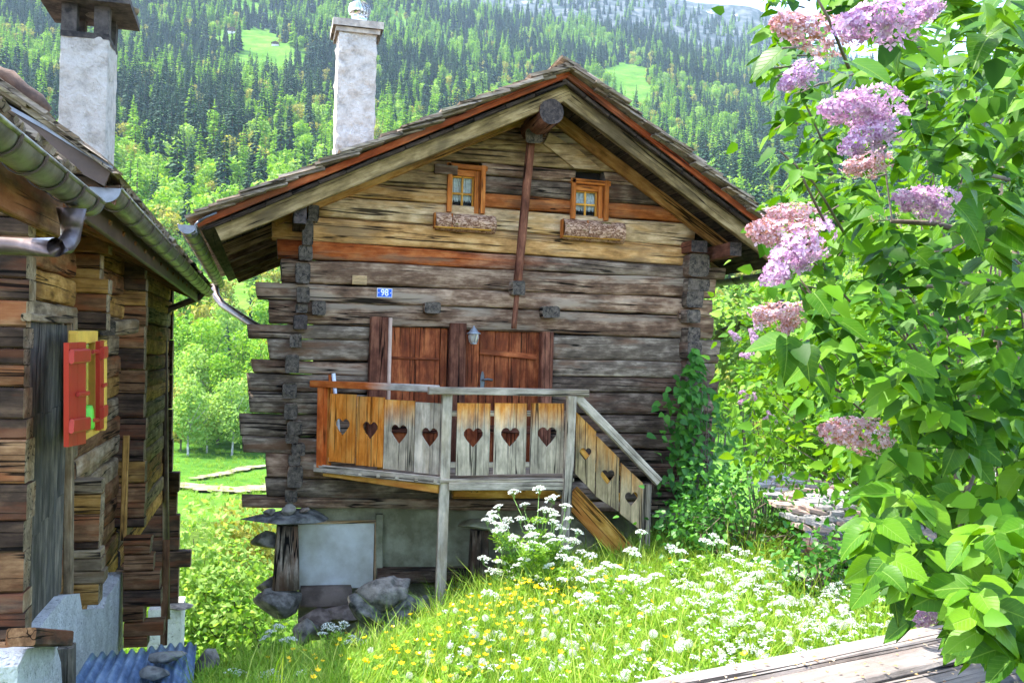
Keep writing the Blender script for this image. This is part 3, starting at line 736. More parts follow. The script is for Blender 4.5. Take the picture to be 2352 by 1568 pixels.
beam('post', q, p, .06, .05, BALORANGE, bal, up=bn, bev=.005)
# deck and joists
zd = on_right(1160, 1098).z
f0, f1, f2 = on_left(722, 1068, .03), on_right(1012, 1097, .04), on_right(1318, 1097, .04)
poly = [Vector((f0.x, f0.y, zd)), Vector((f1.x, f1.y, zd)), Vector((f2.x, f2.y, zd)), Vector((f2.x, FY, zd)), Vector((f0.x, FY, zd))]
npl = 8; xs0 = poly[0].x; xs1 = poly[2].x
for i in range(npl):
    yy0 = BYF-.05+(FY-BYF+.05)*i/npl; yy1 = yy0+(FY-BYF+.05)/npl-.006
    tt = max(0, min(1, (poly[0].y-(yy0+yy1)/2)/(poly[0].y-poly[1].y))); xa = poly[0].x+(poly[1].x-poly[0].x)*tt
    beam('deck_board', (xa, (yy0+yy1)/2, zd-.018), (xs1, (yy0+yy1)/2, zd-.018), yy1-yy0, .036, BALGREY, bal, bev=.006)
beam('nosing', on_left(722, 1074, .05), on_left(1010, 1104, .05), .03, .085, BALGREY, bal)
a, b = on_left(745, 1082, .0), on_left(1008, 1121, .0); beam('joist', a, b, .05, .10, JOISTO, bal)
a, b = on_right(1030, 1116, .03), on_right(1302, 1116, .03); beam('joist', a, b, .05, .085, BALGREY, bal)
a, b = on_right(1040, 1133, -.5), on_right(1330, 1133, -.5); beam('joist', a, b, .1, .1, JOISTO, bal)
for u in (1090, 1200): a = on_right(u, 1120, -.1); beam('joist', a, (a.x, FY, a.z), .08, .1, JOISTO, bal)
# stairs
a, b = on_right(1318, 905, .02), on_right(1512, 1106, .02); beam('handrail', a, b, .075, .095, STAIRWEATH if False else BALGREY, stairs, wob=.002)
p = on_right(1486, 1112, -.01); beam('post', (p.x-.01, BYF+.03, gnd(p.x, BYF)-.1), (p.x, BYF+.03, p.z), .08, .1, BALGREY, stairs, up=(1, 0, 0), wob=.002)
for yy in (-.06, -.82):
    a, b = on_right(1308, 1135, yy), on_right(1462, 1300, yy); beam('stringer', a, b, .05, .24, JOISTO if yy < -.5 else JOISTO, stairs, wob=.002)
for i in range(6):
    t = (i+.5)/6; a = on_right(1308, 1128, -.06).lerp(on_right(1462, 1292, -.06), t); beam('tread', (a.x, BYF+.06, a.z+.02), (a.x, BYF+.84, a.z+.02), .22, .035, BALGREY, stairs, seg=3)
for v0, v1 in ((985, 1165), (1050, 1225)):
    beam('cross_rail', on_right(1325, v0-30, -.05), on_right(1490, v1, -.05), .03, .06, JOISTO, stairs)

# ---- the base under the logs
base = holder('base', house)
zsill = fac(700, 1166).z; zg = fac(700, 1490).z
mesh_obj('plaster_wall', [(fac(690, 1300).x, FY+.32, zg), (fac(1600, 1300).x, FY+.32, zg), (fac(1600, 1300).x, FY+.32, zsill+.05), (fac(690, 1300).x, FY+.32, zsill+.05)], [(0, 1, 2, 3)], PLASTERG, base, org=(fac(690, 1300).x, FY+.3, zg))
a, b = at_y(683, 1204, FY+.2), at_y(856, 1348, FY+.2)
prism('hatch', [(a.x, FY+.2, b.z), (b.x, FY+.2, b.z), (b.x, FY+.2, a.z), (a.x, FY+.2, a.z)], (0, .03, 0), WHITEPAINT, base)
for q in (((a.x-.01, b.z), (a.x-.01, a.z)), ((b.x+.02, b.z), (b.x+.02, a.z+.02))):
    beam('hatch_frame', (q[0][0], FY+.19, q[0][1]), (q[1][0], FY+.19, q[1][1]), .05, .03, PALELOG, base, up=(1, 0, 0))
beam('hatch_frame', (a.x, FY+.19, a.z+.02), (b.x+.03, FY+.19, a.z+.02), .05, .03, PALELOG, base)
beam('plaster_post', at_y(869, 1360, FY+.2), at_y(872, 1180, FY+.2), .1, .08, PLASTERG, base, up=(1, 0, 0), wob=.004)
a = at_y(1100, 1310, FY+.1); beam('ground_beam', at_y(865, 1318, FY+.15), at_y(1330, 1322, FY+.15), .2, .16, DARKLOG, base, kind='log', wob=.008)
beam('ground_beam', at_y(690, 1368, FY+.05), at_y(806, 1366, FY+.05), .2, .22, plain('red_beam', (.28, .2, .155), .9, c2=(.13, .09, .065), vscale=4, bump=.5), base, kind='log', wob=.006)
for (u0, v0, u1, v1, w0, w1, yy) in ((655, 1350, 660, 1205, .26, .2, 10.95), (1098, 1345, 1100, 1215, .2, .17, 10.9), (1585, 1300, 1585, 1200, .22, .2, 11.1)):
    beam('stump', at_y(u0, v0, yy), at_y(u1, v1, yy), w0, w0*1.15, DARKLOG if u0 > 700 else GREYLOG, base, up=(1, 0, 0), kind='log', w1=w1, h1=w1*1.15, wob=.005)
def disc(u, v, yy, w, th, seed, mat=STONEG, dz=.1): rock('stone_disc', at_y(u, v, yy), (w, w*.8, th), mat, base, seed=seed, sub=2, rough=.10)
disc(665, 1188, 10.95, .98, .17, 3, STONEB); disc(1105, 1203, 10.85, .62, .13, 5, PLASTERG); disc(1545, 1182, 11.0, .75, .13, 8, STONEG)
rock('wedge_stone', at_y(662, 1172, 10.82), (.16, .15, .17), STONEG, base, seed=11); rock('wedge_stone', at_y(618, 1175, 10.8), (.14, .1, .08), STONEG, base, seed=12)
rock('wedge_stone', at_y(700, 1170, 10.85), (.12, .1, .06), STONER, base, seed=14)
rock('base_stone', at_y(640, 1380, 10.9), (.58, .5, .36), STONEG, base, seed=21, rough=.08); rock('base_stone', at_y(612, 1238, 11.1), (.35, .4, .22), STONEG, base, seed=22, rough=.1)
rock('base_stone', at_y(640, 1345, 11.2), (.5, .4, .3), STONEG, base, seed=29, rough=.1)
rock('base_stone', at_y(725, 1425, 10.9), (.42, .4, .28), STONER, base, seed=23); rock('base_stone', at_y(790, 1410, 10.95), (.5, .4, .26), STONER, base, seed=24)
rock('base_stone', at_y(700, 1450, 10.7), (.3, .3, .3), STONEG, base, seed=25); rock('base_stone', at_y(1030, 1385, 10.8), (.9, .4, .3), STONEB, base, seed=26)
rock('base_stone', at_y(1180, 1375, 10.8), (.8, .4, .3), STONEB, base, seed=27); rock('base_stone', at_y(1330, 1360, 10.9), (.8, .4, .3), STONEG, base, seed=28)
for k, (u, v, s, m) in enumerate(((880, 1362, (.62, .5, .40), STONEG), (842, 1400, (.36, .4, .36), STONEB), (930, 1392, (.5, .4, .3), STONEB), (905, 1440, (.42, .4, .34), STONEB), (870, 1470, (.4, .35, .3), STONEG))):
    c = at_y(u, v, 9.75); o = rock('boulder', c, s, m, None, seed=31+k, rough=.2)
    tag(o, ['large rounded grey boulder on top of the heap beside the white hatch', 'blue-grey stone under the left of the rounded boulder', 'flat blue-grey stone lying right of the rounded boulder',
            'dark stone in the middle of the heap below the hatch', 'lowest stone of the heap half hidden in flowers'][k], 'boulder', 'stones heaped by the house')

# ================================================================ things fixed to or standing at the house
# house number
c = fac(883.5, 672.5, FY-.03); pw, phh = .175, .105
ROTX = Matrix.Rotation(math.pi/2, 4, 'X')
pl = thing('house_number', 'blue enamel house number plate reading 98 on the log wall', 'sign', c)
BLUE = plain('enamel_blue', (.0, .10, .62), .25, var=.02); WHITE = plain('enamel_white', (.85, .86, .87), .3, var=.02)
prism('plate', [c+Vector((dx*pw/2, .004, dz*phh/2)) for dx, dz in ((-1, -1), (1, -1), (1, 1), (-1, 1))], (0, .006, 0), WHITE, pl)
prism('field', [c+Vector((dx*(pw/2-.007), 0, dz*(phh/2-.007))) for dx, dz in ((-1, -1), (1, -1), (1, 1), (-1, 1))], (0, .003, 0), BLUE, pl)
fc = bpy.data.curves.new('number', 'FONT'); fc.body = '98'; fc.size = .106; fc.align_x = 'CENTER'; fc.align_y = 'CENTER'; fc.extrude = .0008; fc.offset = .0022; fc.materials.append(WHITE)
_to = bpy.data.objects.new('number_curve', fc); COL.objects.link(_to); bpy.context.view_layer.update()
_tm = bpy.data.meshes.new_from_object(_to.evaluated_get(bpy.context.evaluated_depsgraph_get())); bpy.data.objects.remove(_to)
_tm.materials.clear(); _tm.materials.append(WHITE)
mobj('number', _tm, pl, Matrix.Translation(c+Vector((0, -.002, .0))) @ ROTX @ Matrix.Diagonal((.86, 1, 1, 1)))
for e in (-1, 1): prism('dash', [c+Vector((e*.068+dx*.006, -.0015, dz*.003)) for dx, dz in ((-1, -1), (1, -1), (1, 1), (-1, 1))], (0, .002, 0), WHITE, pl)
# lamp
lc = fac(1088, 772, FY-.12)
lamp = thing('wall_lamp', 'small grey wall lantern with ribbed glass between the two doors', 'lamp', lc+Vector((0, .12, 0)))
def lathe(name, c, prof, mat, parent, n=20, smooth=True):
    V, F = [], []
    for r, z in prof:
        for k in range(n): V.append(c+Vector((r*math.cos(2*math.pi*k/n), r*math.sin(2*math.pi*k/n), z)))
    for i in range(len(prof)-1):
        for k in range(n): F.append((i*n+k, i*n+(k+1) % n, (i+1)*n+(k+1) % n, (i+1)*n+k))
    return mesh_obj(name, V, F, mat, parent, smooth, org=c)
LAMPM = plain('lamp_metal', (.34, .36, .38), .5, metal=.6)
lathe('lamp_cap', lc, [(.0, .125), (.008, .12), (.012, .105), (.03, .085), (.045, .065), (.05, .055), (.08, .035), (.082, .025), (.06, .022), (.0, .022)], LAMPM, lamp)
LG = Mat('lamp_glass'); LG.p.inputs['Base Color'].default_value = (.82, .8, .7, 1); LG.p.inputs['Transmission Weight'].default_value = .7; LG.p.inputs['Roughness'].default_value = .15; LG = LG.m
lathe('lamp_glass', lc, [(.058, .022), (.056, -.02), (.046, -.07), (.036, -.085), (.0, -.088)], LG, lamp)
for k in range(8): tube('rib', [lc+Vector((r*math.cos(k*.785), r*math.sin(k*.785), z)) for r, z in ((.06, .022), (.058, -.02), (.048, -.07))], .003, LAMPM, lamp, n=5)
lathe('bottom_ring', lc, [(.0, -.082), (.04, -.08), (.042, -.088), (.0, -.098)], LAMPM, lamp)
tube('bracket', [lc+Vector((0, .0, .08)), lc+Vector((0, .06, .07)), lc+Vector((0, .2, .05))], .014, LAMPM, lamp)
# bark window boxes
def bark_box(u0, u1, v0, v1, label, cut, seed):
    a, b = fac(u0, v0, FY-.18), fac(u1, v1, FY-.18); x0, x1, z1, z0 = a.x, b.x, a.z, b.z; zc = (z0+z1)/2; r = (z1-z0)/2
    t = thing('window_box', label, 'planter', ((x0+x1)/2, FY, z0), 'bark window boxes')
    def bark(xa, xb, sd):
        V, F = [], []; n, m = 26, 12
        for i in range(n+1):
            x = xa+(xb-xa)*i/n
            for j in range(m+1):
                an = math.pi*(.04+.94*j/m); p = Vector((x, 0, 0))
                k = mnoise.noise(Vector((x*9, j*.5, sd)))*.018 + mnoise.noise(Vector((x*26, j*1.4, sd)))*.011
                rr = r*(1+.10*mnoise.noise(Vector((x*3.1, j*.3, sd+5))))
                zz = zc+rr*math.cos(an)+(.012*mnoise.noise(Vector((x*14, 3, sd))) if j in (0, m) else 0)
                V.append(Vector((x, FY-.05-(r*1.15+k)*math.sin(an), zz - (x-x0)*.012)))
        for i in range(n):
            for j in range(m): F.append((i*(m+1)+j, (i+1)*(m+1)+j, (i+1)*(m+1)+j+1, i*(m+1)+j+1))
        o = mesh_obj('bark_slab', V, F, BARK, t, True)
        sm = o.modifiers.new('thick', 'SOLIDIFY'); sm.thickness = .018
    xm = x0+(x1-x0)*cut; bark(x0+.02, xm-.004, seed); bark(xm+.004, x1, seed+3)
    beam('back_board', (x0, FY-.05, zc), (x1, FY-.05, zc), .02, r*1.8, WINWOOD, t)
    beam('bottom_board', (x0, FY-.1, z0+.012), (x1-.06, FY-.1, z0+.006), .12, .016, JOISTO, t)
    for xx in (x0+.004, xm): beam('end_board', (xx, FY-.1, z0), (xx, FY-.1, z1), .1, .014, WINWOOD, t, up=(1, 0, 0))
bark_box(1000, 1141, 487, 530, 'rough bark window box under the higher of the two small windows', .28, 1)
bark_box(1295, 1438, 502, 552, 'thick mossy bark window box under the lower, second small window', .4, 8)
# stick, white tube
bz = zdeck
o = thing('broom', 'thin pale broom handle leaning upright against the plank door', 'broom', at_y(890, 1085, 10.7))
tube('handle', [at_y(889, 1050, 10.72), at_y(897, 730, 10.86)], .022, plain('broom_handle', (.58, .38, .27), .6), o, n=10)
prism('brush', [at_y(u, v, 10.72) for u, v in ((872, 1050), (908, 1050), (914, 1083), (866, 1083))], (0, .06, 0), JOISTO, o)
o = thing('roller_pole', 'white tube and orange stick leaning behind the corner of the balcony rail', 'pole', at_y(785, 1075, 10.95))
tube('white_tube', [at_y(783, 1060, 10.93), at_y(766, 857, 10.97)], .022, WHITE, o, n=10)
tube('orange_stick', [at_y(772, 1060, 10.95), at_y(757, 860, 10.98)], .016, POSTRED, o, n=8)
# ================================================================ the neighbouring house on the left
WX = -1.5
barn = thing('log_barn', 'neighbouring timber house with gutters, red shutter and white plaster base at the left edge', 'house', (-2.6, 11, gnd(-1.5, 9)))
BGOLD = wood('barn_gold', (.08, .045, .012), (.30, .185, .06), (.48, .33, .14), patch=(.10, .055, .03), patch_amt=.6)
BBROWN = wood('barn_brown', (.035, .02, .012), (.14, .08, .045), (.28, .18, .11), patch=(.22, .075, .03), patch_amt=.6)
BDARK = wood('barn_dark', (.014, .011, .01), (.05, .036, .03), (.12, .085, .065), patch=(.14, .05, .025), patch_amt=.5)
BSLATE = wood('barn_slate_board', (.032, .032, .03), (.08, .082, .078), (.18, .175, .16), patch=(.06, .07, .08), patch_amt=.5, crack=.3)
BGREY = wood('barn_grey', (.05, .042, .03), (.19, .16, .115), (.36, .32, .25), patch=(.2, .12, .05), patch_amt=.4)
COPPER = plain('brown_flashing', (.085, .05, .036), .5, metal=.1, var=.3, vscale=4)
def bx(u, v, X=WX): return at_x(u, v, X)
# wall logs running back
bw = holder('side_wall', barn)
zt, zb_ = EYE+1.15, EYE-2.45; n = 17
for i in range(n):
    z = zt-(i+.5)*(zt-zb_)/n; h = (zt-zb_)/n
    mt = [BGOLD, BGOLD, BBROWN, BGOLD, BGREY][i % 5] if z > EYE-.3 else [BGREY, BBROWN, BGOLD][i % 3]
    for (ya, yb) in ((6.5, 8.6), (8.6, 11.3), (11.3, 16.4)):
        beam('log', (WX-.11+random.uniform(-.015, .015), ya, z), (WX-.11+random.uniform(-.015, .015), yb-.004, z+random.uniform(-.02, .02)), .22, h*1.02, [BGOLD, BBROWN, BGREY, mt][random.randrange(4)] if ya > 8 else mt, bw, kind='log', wob=.008, endmat=ENDD, seg=12)
# cross walls whose logs poke out past the side wall
cw = holder('cross_wall', barn)
def cross(y, vs, us, mats, ul=None):
    for i in range(len(vs)-1):
        a = at_y(us[i], vs[i]+1, y); b = at_y(us[i], vs[i+1]-1, y)
        x0 = (at_y(ul, vs[i], y).x if ul is not None else a.x-1.2)
        beam('log', (x0, y+.11, (a.z+b.z)/2), (a.x+random.uniform(-.012, .012), y+.11+random.uniform(-.012, .012), (a.z+b.z)/2), .22, (a.z-b.z), mats[i % len(mats)], cw, kind='box', bev=.012, wob=.003, endmat=BGREY, seg=6)
cross(6.45, [300, 360, 430, 500, 540, 583, 640, 690, 752, 800, 838, 890, 962, 1010, 1112, 1196, 1268, 1362, 1408, 1470, 1530, 1600], [56, 58, 60, 62, 62, 63, 62, 62, 60, 56, 56, 55, 58, 58, 62, 58, 54, 55, 52, 50, 50], [BDARK, BBROWN, BDARK, BDARK, BBROWN, BDARK], ul=-40)
cross(8.45, [500, 520, 545, 583, 616, 641, 676, 718, 759], [253, 253, 253, 232, 231, 246, 247, 243], [BDARK, BDARK, BBROWN, BBROWN, BGOLD, BGOLD, BBROWN])
cross(8.45, [1102, 1135, 1180, 1186, 1245, 1262, 1282, 1311, 1341, 1390], [229, 229, 229, 228, 228, 229, 236, 236, 228], [BGREY, BGOLD, BBROWN, BBROWN, BDARK, BGREY, BGREY])
cross(11.0, [560, 600, 640, 668, 702, 748, 800, 850, 905, 960, 1010, 1060, 1110, 1155, 1190, 1212], [333]*15, [BDARK, BDARK, BDARK, BGOLD, BBROWN, BBROWN, BDARK, BBROWN])
cross(10.3, [1233, 1252, 1273, 1311, 1354, 1390, 1427, 1460, 1486], [346, 345, 353, 368, 371, 330, 375, 341], [BBROWN, BBROWN, BBROWN, BBROWN, BDARK], ul=284)
beam('post', at_y(376, 1480, 10.9), at_y(382, 1240, 10.9), .05, .07, BBROWN, barn, up=(1, 0, 0))
cross(16.4, [620, 700, 780, 860, 940, 1010, 1084, 1130, 1182, 1232, 1264, 1302, 1345, 1392], [397, 397, 397, 396, 396, 396, 412, 405, 413, 411, 438, 410, 411], [BDARK])
beam('log', bx(250, 752, WX+.12), bx(300, 748, WX+.2), .14, .14, BGREY, cw, kind='log', wob=.01, endmat=ENDG)
beam('post', at_y(283, 1240, 10.6), at_y(290, 1000, 10.6), .06, .06, BGOLD, barn, up=(1, 0, 0))
# boarded panel of slate-grey planks
pan = holder('board_panel', barn)
ys = [at_x(u, 900, WX+.05).y for u in (62, 80, 97, 115, 133, 150)]
for i in range(5):
    u = (62, 80, 97, 115, 133)[i]; top = bx(u+8, 738+i*2, WX+.05).z; bot = bx(u+8, 1480-i*32, WX+.05).z
    segs = [top, top-(top-bot)*.27-random.uniform(0, .15), top-(top-bot)*.6-random.uniform(0, .15), bot]
    for k in range(3): beam('plank', (WX+.05, (ys[i]+ys[i+1])/2, segs[k+1]+.003), (WX+.05+random.uniform(-.004, .004), (ys[i]+ys[i+1])/2, segs[k]), .03, abs(ys[i+1]-ys[i])-.004, BSLATE, pan, up=(0, 1, 0), bev=.004)
beam('trim', bx(157, 1370, WX+.07), bx(160, 735, WX+.07), .06, .1, BGREY, pan, up=(0, 1, 0)); beam('trim', bx(60, 728, WX+.07), bx(160, 736, WX+.07), .06, .05, BGREY, pan)
# window with shutters
bwin = holder('window', barn)
YELW = plain('yellow_paint', (.72, .42, .06), .55, var=.12); RED = plain('red_paint', (.40, .022, .010), .42, var=.10, vscale=3)
XW = WX+.24
def wq(u, v, X=XW): return at_x(u, v, X)
for (a, b) in (((170, 765), (170, 1010)), ((213, 765), (213, 985))):
    p, q = wq(*a), wq(*b); beam('frame', q, p, .05, .07, YELW, bwin, up=(0, 1, 0), bev=.004)
p, q = wq(168, 775), wq(215, 773); beam('frame', p, q, .06, .09, YELW, bwin, bev=.004)
p, q = wq(172, 1008), wq(214, 985); beam('sill', p, q, .09, .05, YELW, bwin, bev=.004)
pp = [wq(u, v, XW-.06) for u, v in ((174, 1000), (212, 980), (212, 790), (174, 795))]
mesh_obj('pane', pp, [(0, 1, 2, 3)], plain('amber_pane', (.5, .26, .05), .15, var=.25, vscale=3, spec=.6), bwin, org=pp[0])
def shutter(us, vt, vb):
    a, b = wq(us[0], vt[0], XW+.06), wq(us[0], vb[0], XW+.06); c, d = wq(us[1], vt[1], XW+.06), wq(us[1], vb[1], XW+.06)
    s = holder('shutter', bwin.parent)
    m = a.lerp(c, .5); mb = b.lerp(d, .5)
    for (p, q, p2, q2) in ((a, b, m, mb), (m, mb, c, d)):
        o = prism('panel', [p, q, q2+(q-q2)*.02, p2+(p-p2)*.02], (.03, 0, 0), RED, s)
    for t in (.13, .5, .80):
        p, q = a.lerp(b, t), c.lerp(d, t); p.x += .045; q.x += .045
        if t != .5: beam('batten', p, q, .03, .09, RED, s, bev=.01)
        else: beam('batten', p+(q-p)*.35, q, .02, .03, RED, s, bev=.005)
shutter((146, 187), (787, 785), (1026, 1018)); shutter((219, 229), (784, 782), (988, 982))
s = holder('shutter_bracket', barn)
for v in (808, 965): beam('hinge', wq(213, v, XW+.08), wq(226, v-1, XW+.08), .02, .03, RED, s); beam('stay', wq(228, v-6, XW+.05), wq(240, v-8, XW+.05), .04, .08, YELW, s)
beam('shutter_edge', wq(236, 985, XW+.03), wq(236, 783, XW+.03), .05, .1, YELW, s, up=(0, 1, 0))
# green watering can on the sill
wc = wq(193, 985, XW+.02); GREENP = plain('green_plastic', (.14, .55, .03), .4, var=.1)
can = thing('watering_can', 'small bright green watering can standing on the yellow window sill', 'watering can', wc)
lathe('body', wc, [(.0, 0), (.065, 0), (.07, .02), (.06, .14), (.05, .17), (.045, .165), (.0, .16)], GREENP, can)
tube('spout', [wc+Vector((.0, -.05, .05)), wc+Vector((.0, -.11, .12)), wc+Vector((.0, -.15, .17))], [.018, .013, .02], GREENP, can)
tube('handle', [wc+Vector((0, .05, .15)), wc+Vector((0, .1, .15)), wc+Vector((0, .11, .09)), wc+Vector((0, .06, .04))], .009, GREENP, can)
# plaster base
WPL = Mat('white_roughcast'); _n = WPL.noise(WPL.coords((1, 1, 1), False), 26, 5, .65); _m = WPL.noise(WPL.coords((1, 1, 1), False), 5, 5, .6)
WPL.setc(WPL.mix(WPL.ramp(_n, [(.34, 1.0), (.42, 0.0)]), WPL.ramp(_m, [(.35, (.58, .56, .51)), (.6, (.78, .76, .71))]), (.28, .27, .25)))
WPL.p.inputs['Roughness'].default_value = .95; WPL.bump(_n, 1.0, .05); WPL = WPL.m
px = WX+.14
prism('plaster_base', [bx(u, v, px) for u, v in ((40, 1530), (75, 1466), (108, 1418), (150, 1368), (183, 1362), (189, 1400), (240, 1396), (244, 1372), (264, 1345), (281, 1312), (283, 1490), (284, 1640), (30, 1640))], (-.3, 0, 0), WPL, barn)
px2 = WX+.3
prism('plaster_base', [bx(u, v, px2) for u, v in ((40, 1700), (40, 1530), (62, 1490), (128, 1478), (140, 1520), (150, 1700))], (-.2, 0, 0), WPL, barn)
beam('sill_beam', bx(48, 1462, px2+.03), bx(140, 1466, px2+.03), .14, .09, BDARK, barn, endmat=BBROWN); beam('post', bx(152, 1700, px2), bx(153, 1482, px2), .1, .1, BSLATE, barn, up=(0, 1, 0))
pil = at_y(388, 1395, 16.3); pir = at_y(418, 1395, 16.3)
rough_box('plaster_pillar', pil.x-.3, pir.x, 16.2, 17.0, pil.z-1.6, pil.z, WPL, barn, amp=.02, step=.1); rock('stone_slab', at_y(405, 1391, 16.3), (.55, .5, .07), STONEG, barn, seed=41, rough=.06)
# eaves, roofs
GX = -.95
g2a, g2b = at_x(243, 432, GX), at_x(478, 648, GX); g2b.z = g2a.z-.02
r2 = .085
half_gutter(barn, g2a, g2b, r2, ZINC, nb=15)
broof = holder('roof', barn)
Q = Vector((GX+.03, g2a.y-.05, g2a.z+.045)); sl2 = Vector((-math.cos(math.radians(36)), 0, math.sin(math.radians(36)))); up2 = Vector((math.sin(math.radians(36)), 0, math.cos(math.radians(36))))
for i in range(14):
    o = Q + sl2*(.1+i*.22) - up2*.05
    beam('soffit_board', (o.x, o.y+.05, o.z), (o.x, g2b.y, o.z), .21, .03, BDARK, broof, up=up2, seg=2)
beam('fascia', (GX-.13, g2a.y+.05, g2a.z-.09), (GX-.13, g2b.y, g2b.z-.09), .04, .2, COPPER, broof)
for i in range(16):
    yy = g2a.y+.25+i*.66
    if yy < g2b.y: beam('rafter', (GX-.12, yy, g2a.z-.14), (WX-.2, yy, g2a.z+.12), .1, .12, BBROWN, broof, seg=3)
BFq = [(0, 1, 2, 3), (7, 6, 5, 4), (0, 4, 5, 1), (1, 5, 6, 2), (2, 6, 7, 3), (3, 7, 4, 0)]
def slabbox(parent, c, ex, ey, ez, mat, name='shingle', jit=.012):
    pts = []
    for sx in (0, 1):
        for (sy, sz) in ((0, 0), (1, 0), (1, 1), (0, 1)):
            pts.append(c + ex*sx + ey*sy + ez*sz + Vector([random.uniform(-jit, jit) for _ in range(3)]))
    # face order follows the two end quads
    return mesh_obj(name, pts, [(3, 2, 1, 0), (4, 5, 6, 7), (0, 1, 5, 4), (1, 2, 6, 5), (2, 3, 7, 6), (3, 0, 4, 7)], mat, parent, org=pts[0])
Y1 = Vector((0, 1, 0))
yy = g2a.y-.02
while yy < g2b.y:                                  # ragged shingle ends above the gutter
    wd = random.uniform(.13, .26)
    for lay in range(2): slabbox(broof, Q + Vector((random.uniform(-.02, .05)-lay*.07, yy-Q.y, .0+lay*.035)), sl2*.5, Y1*(wd-.01), up2*.03, SHINGLE)
    yy += wd
for i in range(12):                                # verge shingles stepping up
    for lay in range(2): slabbox(broof, Q + sl2*(i*.2-.06+lay*.06) + Vector((0, -.1-random.uniform(0, .06), .045+lay*.03)), sl2*.42-up2*.02, Y1*.5, up2*.022, SHINGLE)
V, F = [], []
for i in range(16):
    for yv in np.arange(Q.y+.4, g2b.y, .5):
        c = Q + sl2*(i*.2) + Vector((0, yv-Q.y, .06)); b0 = len(V)
        for sx in (0, 1):
            for (sy, sz) in ((0, 0), (1, 0), (1, 1), (0, 1)): V.append(c + (sl2*.42-up2*.02)*sx + Y1*(.48*sy) + up2*(.022*sz))
        F += [tuple(b0+j for j in f) for f in [(3, 2, 1, 0), (4, 5, 6, 7), (0, 1, 5, 4), (1, 2, 6, 5), (2, 3, 7, 6), (3, 0, 4, 7)]]
fo = mesh_obj('shingle_field', V, F, SHINGLE, broof); fo['kind'] = 'stuff'
yv = g2a.y-.1
prism('flashing', [at_y(u, v, yv) for u, v in ((258, 388), (239, 427), (175, 392), (90, 335), (-60, 245), (-60, 200), (120, 300))], (0, .03, 0), COPPER, broof)
prism('flashing', [at_y(u, v, yv-.02) for u, v in ((260, 383), (257, 392), (110, 302), (-60, 206), (-60, 196), (110, 292))], (0, .05, 0), ZINCD, broof)
prism('verge_board', [at_y(u, v, yv+.1) for u, v in ((275, 425), (262, 470), (218, 440), (60, 330), (-60, 250), (-60, 235), (90, 330), (240, 428))], (0, .05, 0), BDARK, broof)
tube('ridge_roll', [at_y(u, v, 7.2) for u, v in ((-40, 150), (0, 172), (20, 178), (50, 207), (85, 232), (112, 255))], [.05, .055, .06, .055, .06, .03], plain('ridge_bark', (.15, .09, .06), .8, c2=(.06, .035, .025), bump=.6, bscale=12), broof, n=10)
for i in range(7):
    a = at_y(-60+i*36, 178+i*22, 7.0); b = at_y(20+i*36, 232+i*22, 7.0)
    slabbox(broof, a, b-a, Y1*.4, Vector((0, 0, .025)), SHINGLE)
# nearer roof with its own gutter and elbow pipe
g1a, g1b = at_x(-140, 205, GX), at_x(203, 463, GX)
half_gutter(barn, g1b, g1a, .078, ZINC, nb=6, beadside=-1)
Q1 = Vector((GX-.03, 0, g1b.z+.13)); y = g1b.y-.12
while y > g1a.y:
    wd = random.uniform(.08, .16)
    for lay in range(3):
        zz = g1b.z+(g1a.z-g1b.z)*(g1b.y-y)/(g1b.y-g1a.y)
        slabbox(broof, Vector((GX-.06+random.uniform(-.02, .03)-lay*.05, y-wd, zz+.12+lay*.03)), sl2*.4, Y1*(wd-.008), up2*.03, SHINGLE, jit=.014)
    y -= wd
beam('vent_strip', (GX-.10, g1b.y-.25, g1b.z+.075), (GX-.10, g1a.y, g1a.z+.075), .03, .12, BDARK, broof)
for i in range(40):
    y = g1b.y-.3-i*.04; zz = g1b.z+(g1a.z-g1b.z)*(g1b.y-y)/(g1b.y-g1a.y)
    if y > g1a.y: beam('vent_slot', (GX-.083, y, zz+.045), (GX-.083, y, zz+.10), .004, .014, IRON, broof, up=(0, 1, 0), seg=1, bev=.001)
a = at_x(100, 395, GX-.16); beam('fascia', (GX-.17, g1b.y+.1, g1b.z-.09), (GX-.17, g1a.y, g1a.z-.09), .05, .2, BBROWN, broof)
k = at_x(165, 470, GX)
d0 = g1b.y-.35
tube('outlet_pipe', [at_x(164, 478, GX), at_x(164, 520, GX), at_x(162, 548, GX), at_x(150, 564, GX), at_x(128, 568, GX), at_d(60, 567, at_x(128, 568, GX).y-.0), at_d(-60, 562, at_x(128, 568, GX).y)], [.07, .052, .045, .045, .045, .045, .045], PIPEM, barn, n=14)
tube('downpipe', [at_y(474, 652, 15.9), at_y(470, 668, 15.9), at_y(456, 684, 15.9), at_y(392, 708, 15.9), at_y(379, 720, 15.9), at_y(377, 740, 15.9), at_y(380, 1100, 15.9), at_y(383, 1420, 15.9)], .052, PIPEM, barn, n=10)
mesh_obj('inner_dark', [(WX-.22, 6.6, zb_), (WX-.22, 16.4, zb_), (WX-.22, 16.4, zt), (WX-.22, 6.6, zt)], [(0, 1, 2, 3)], INSIDE, barn)
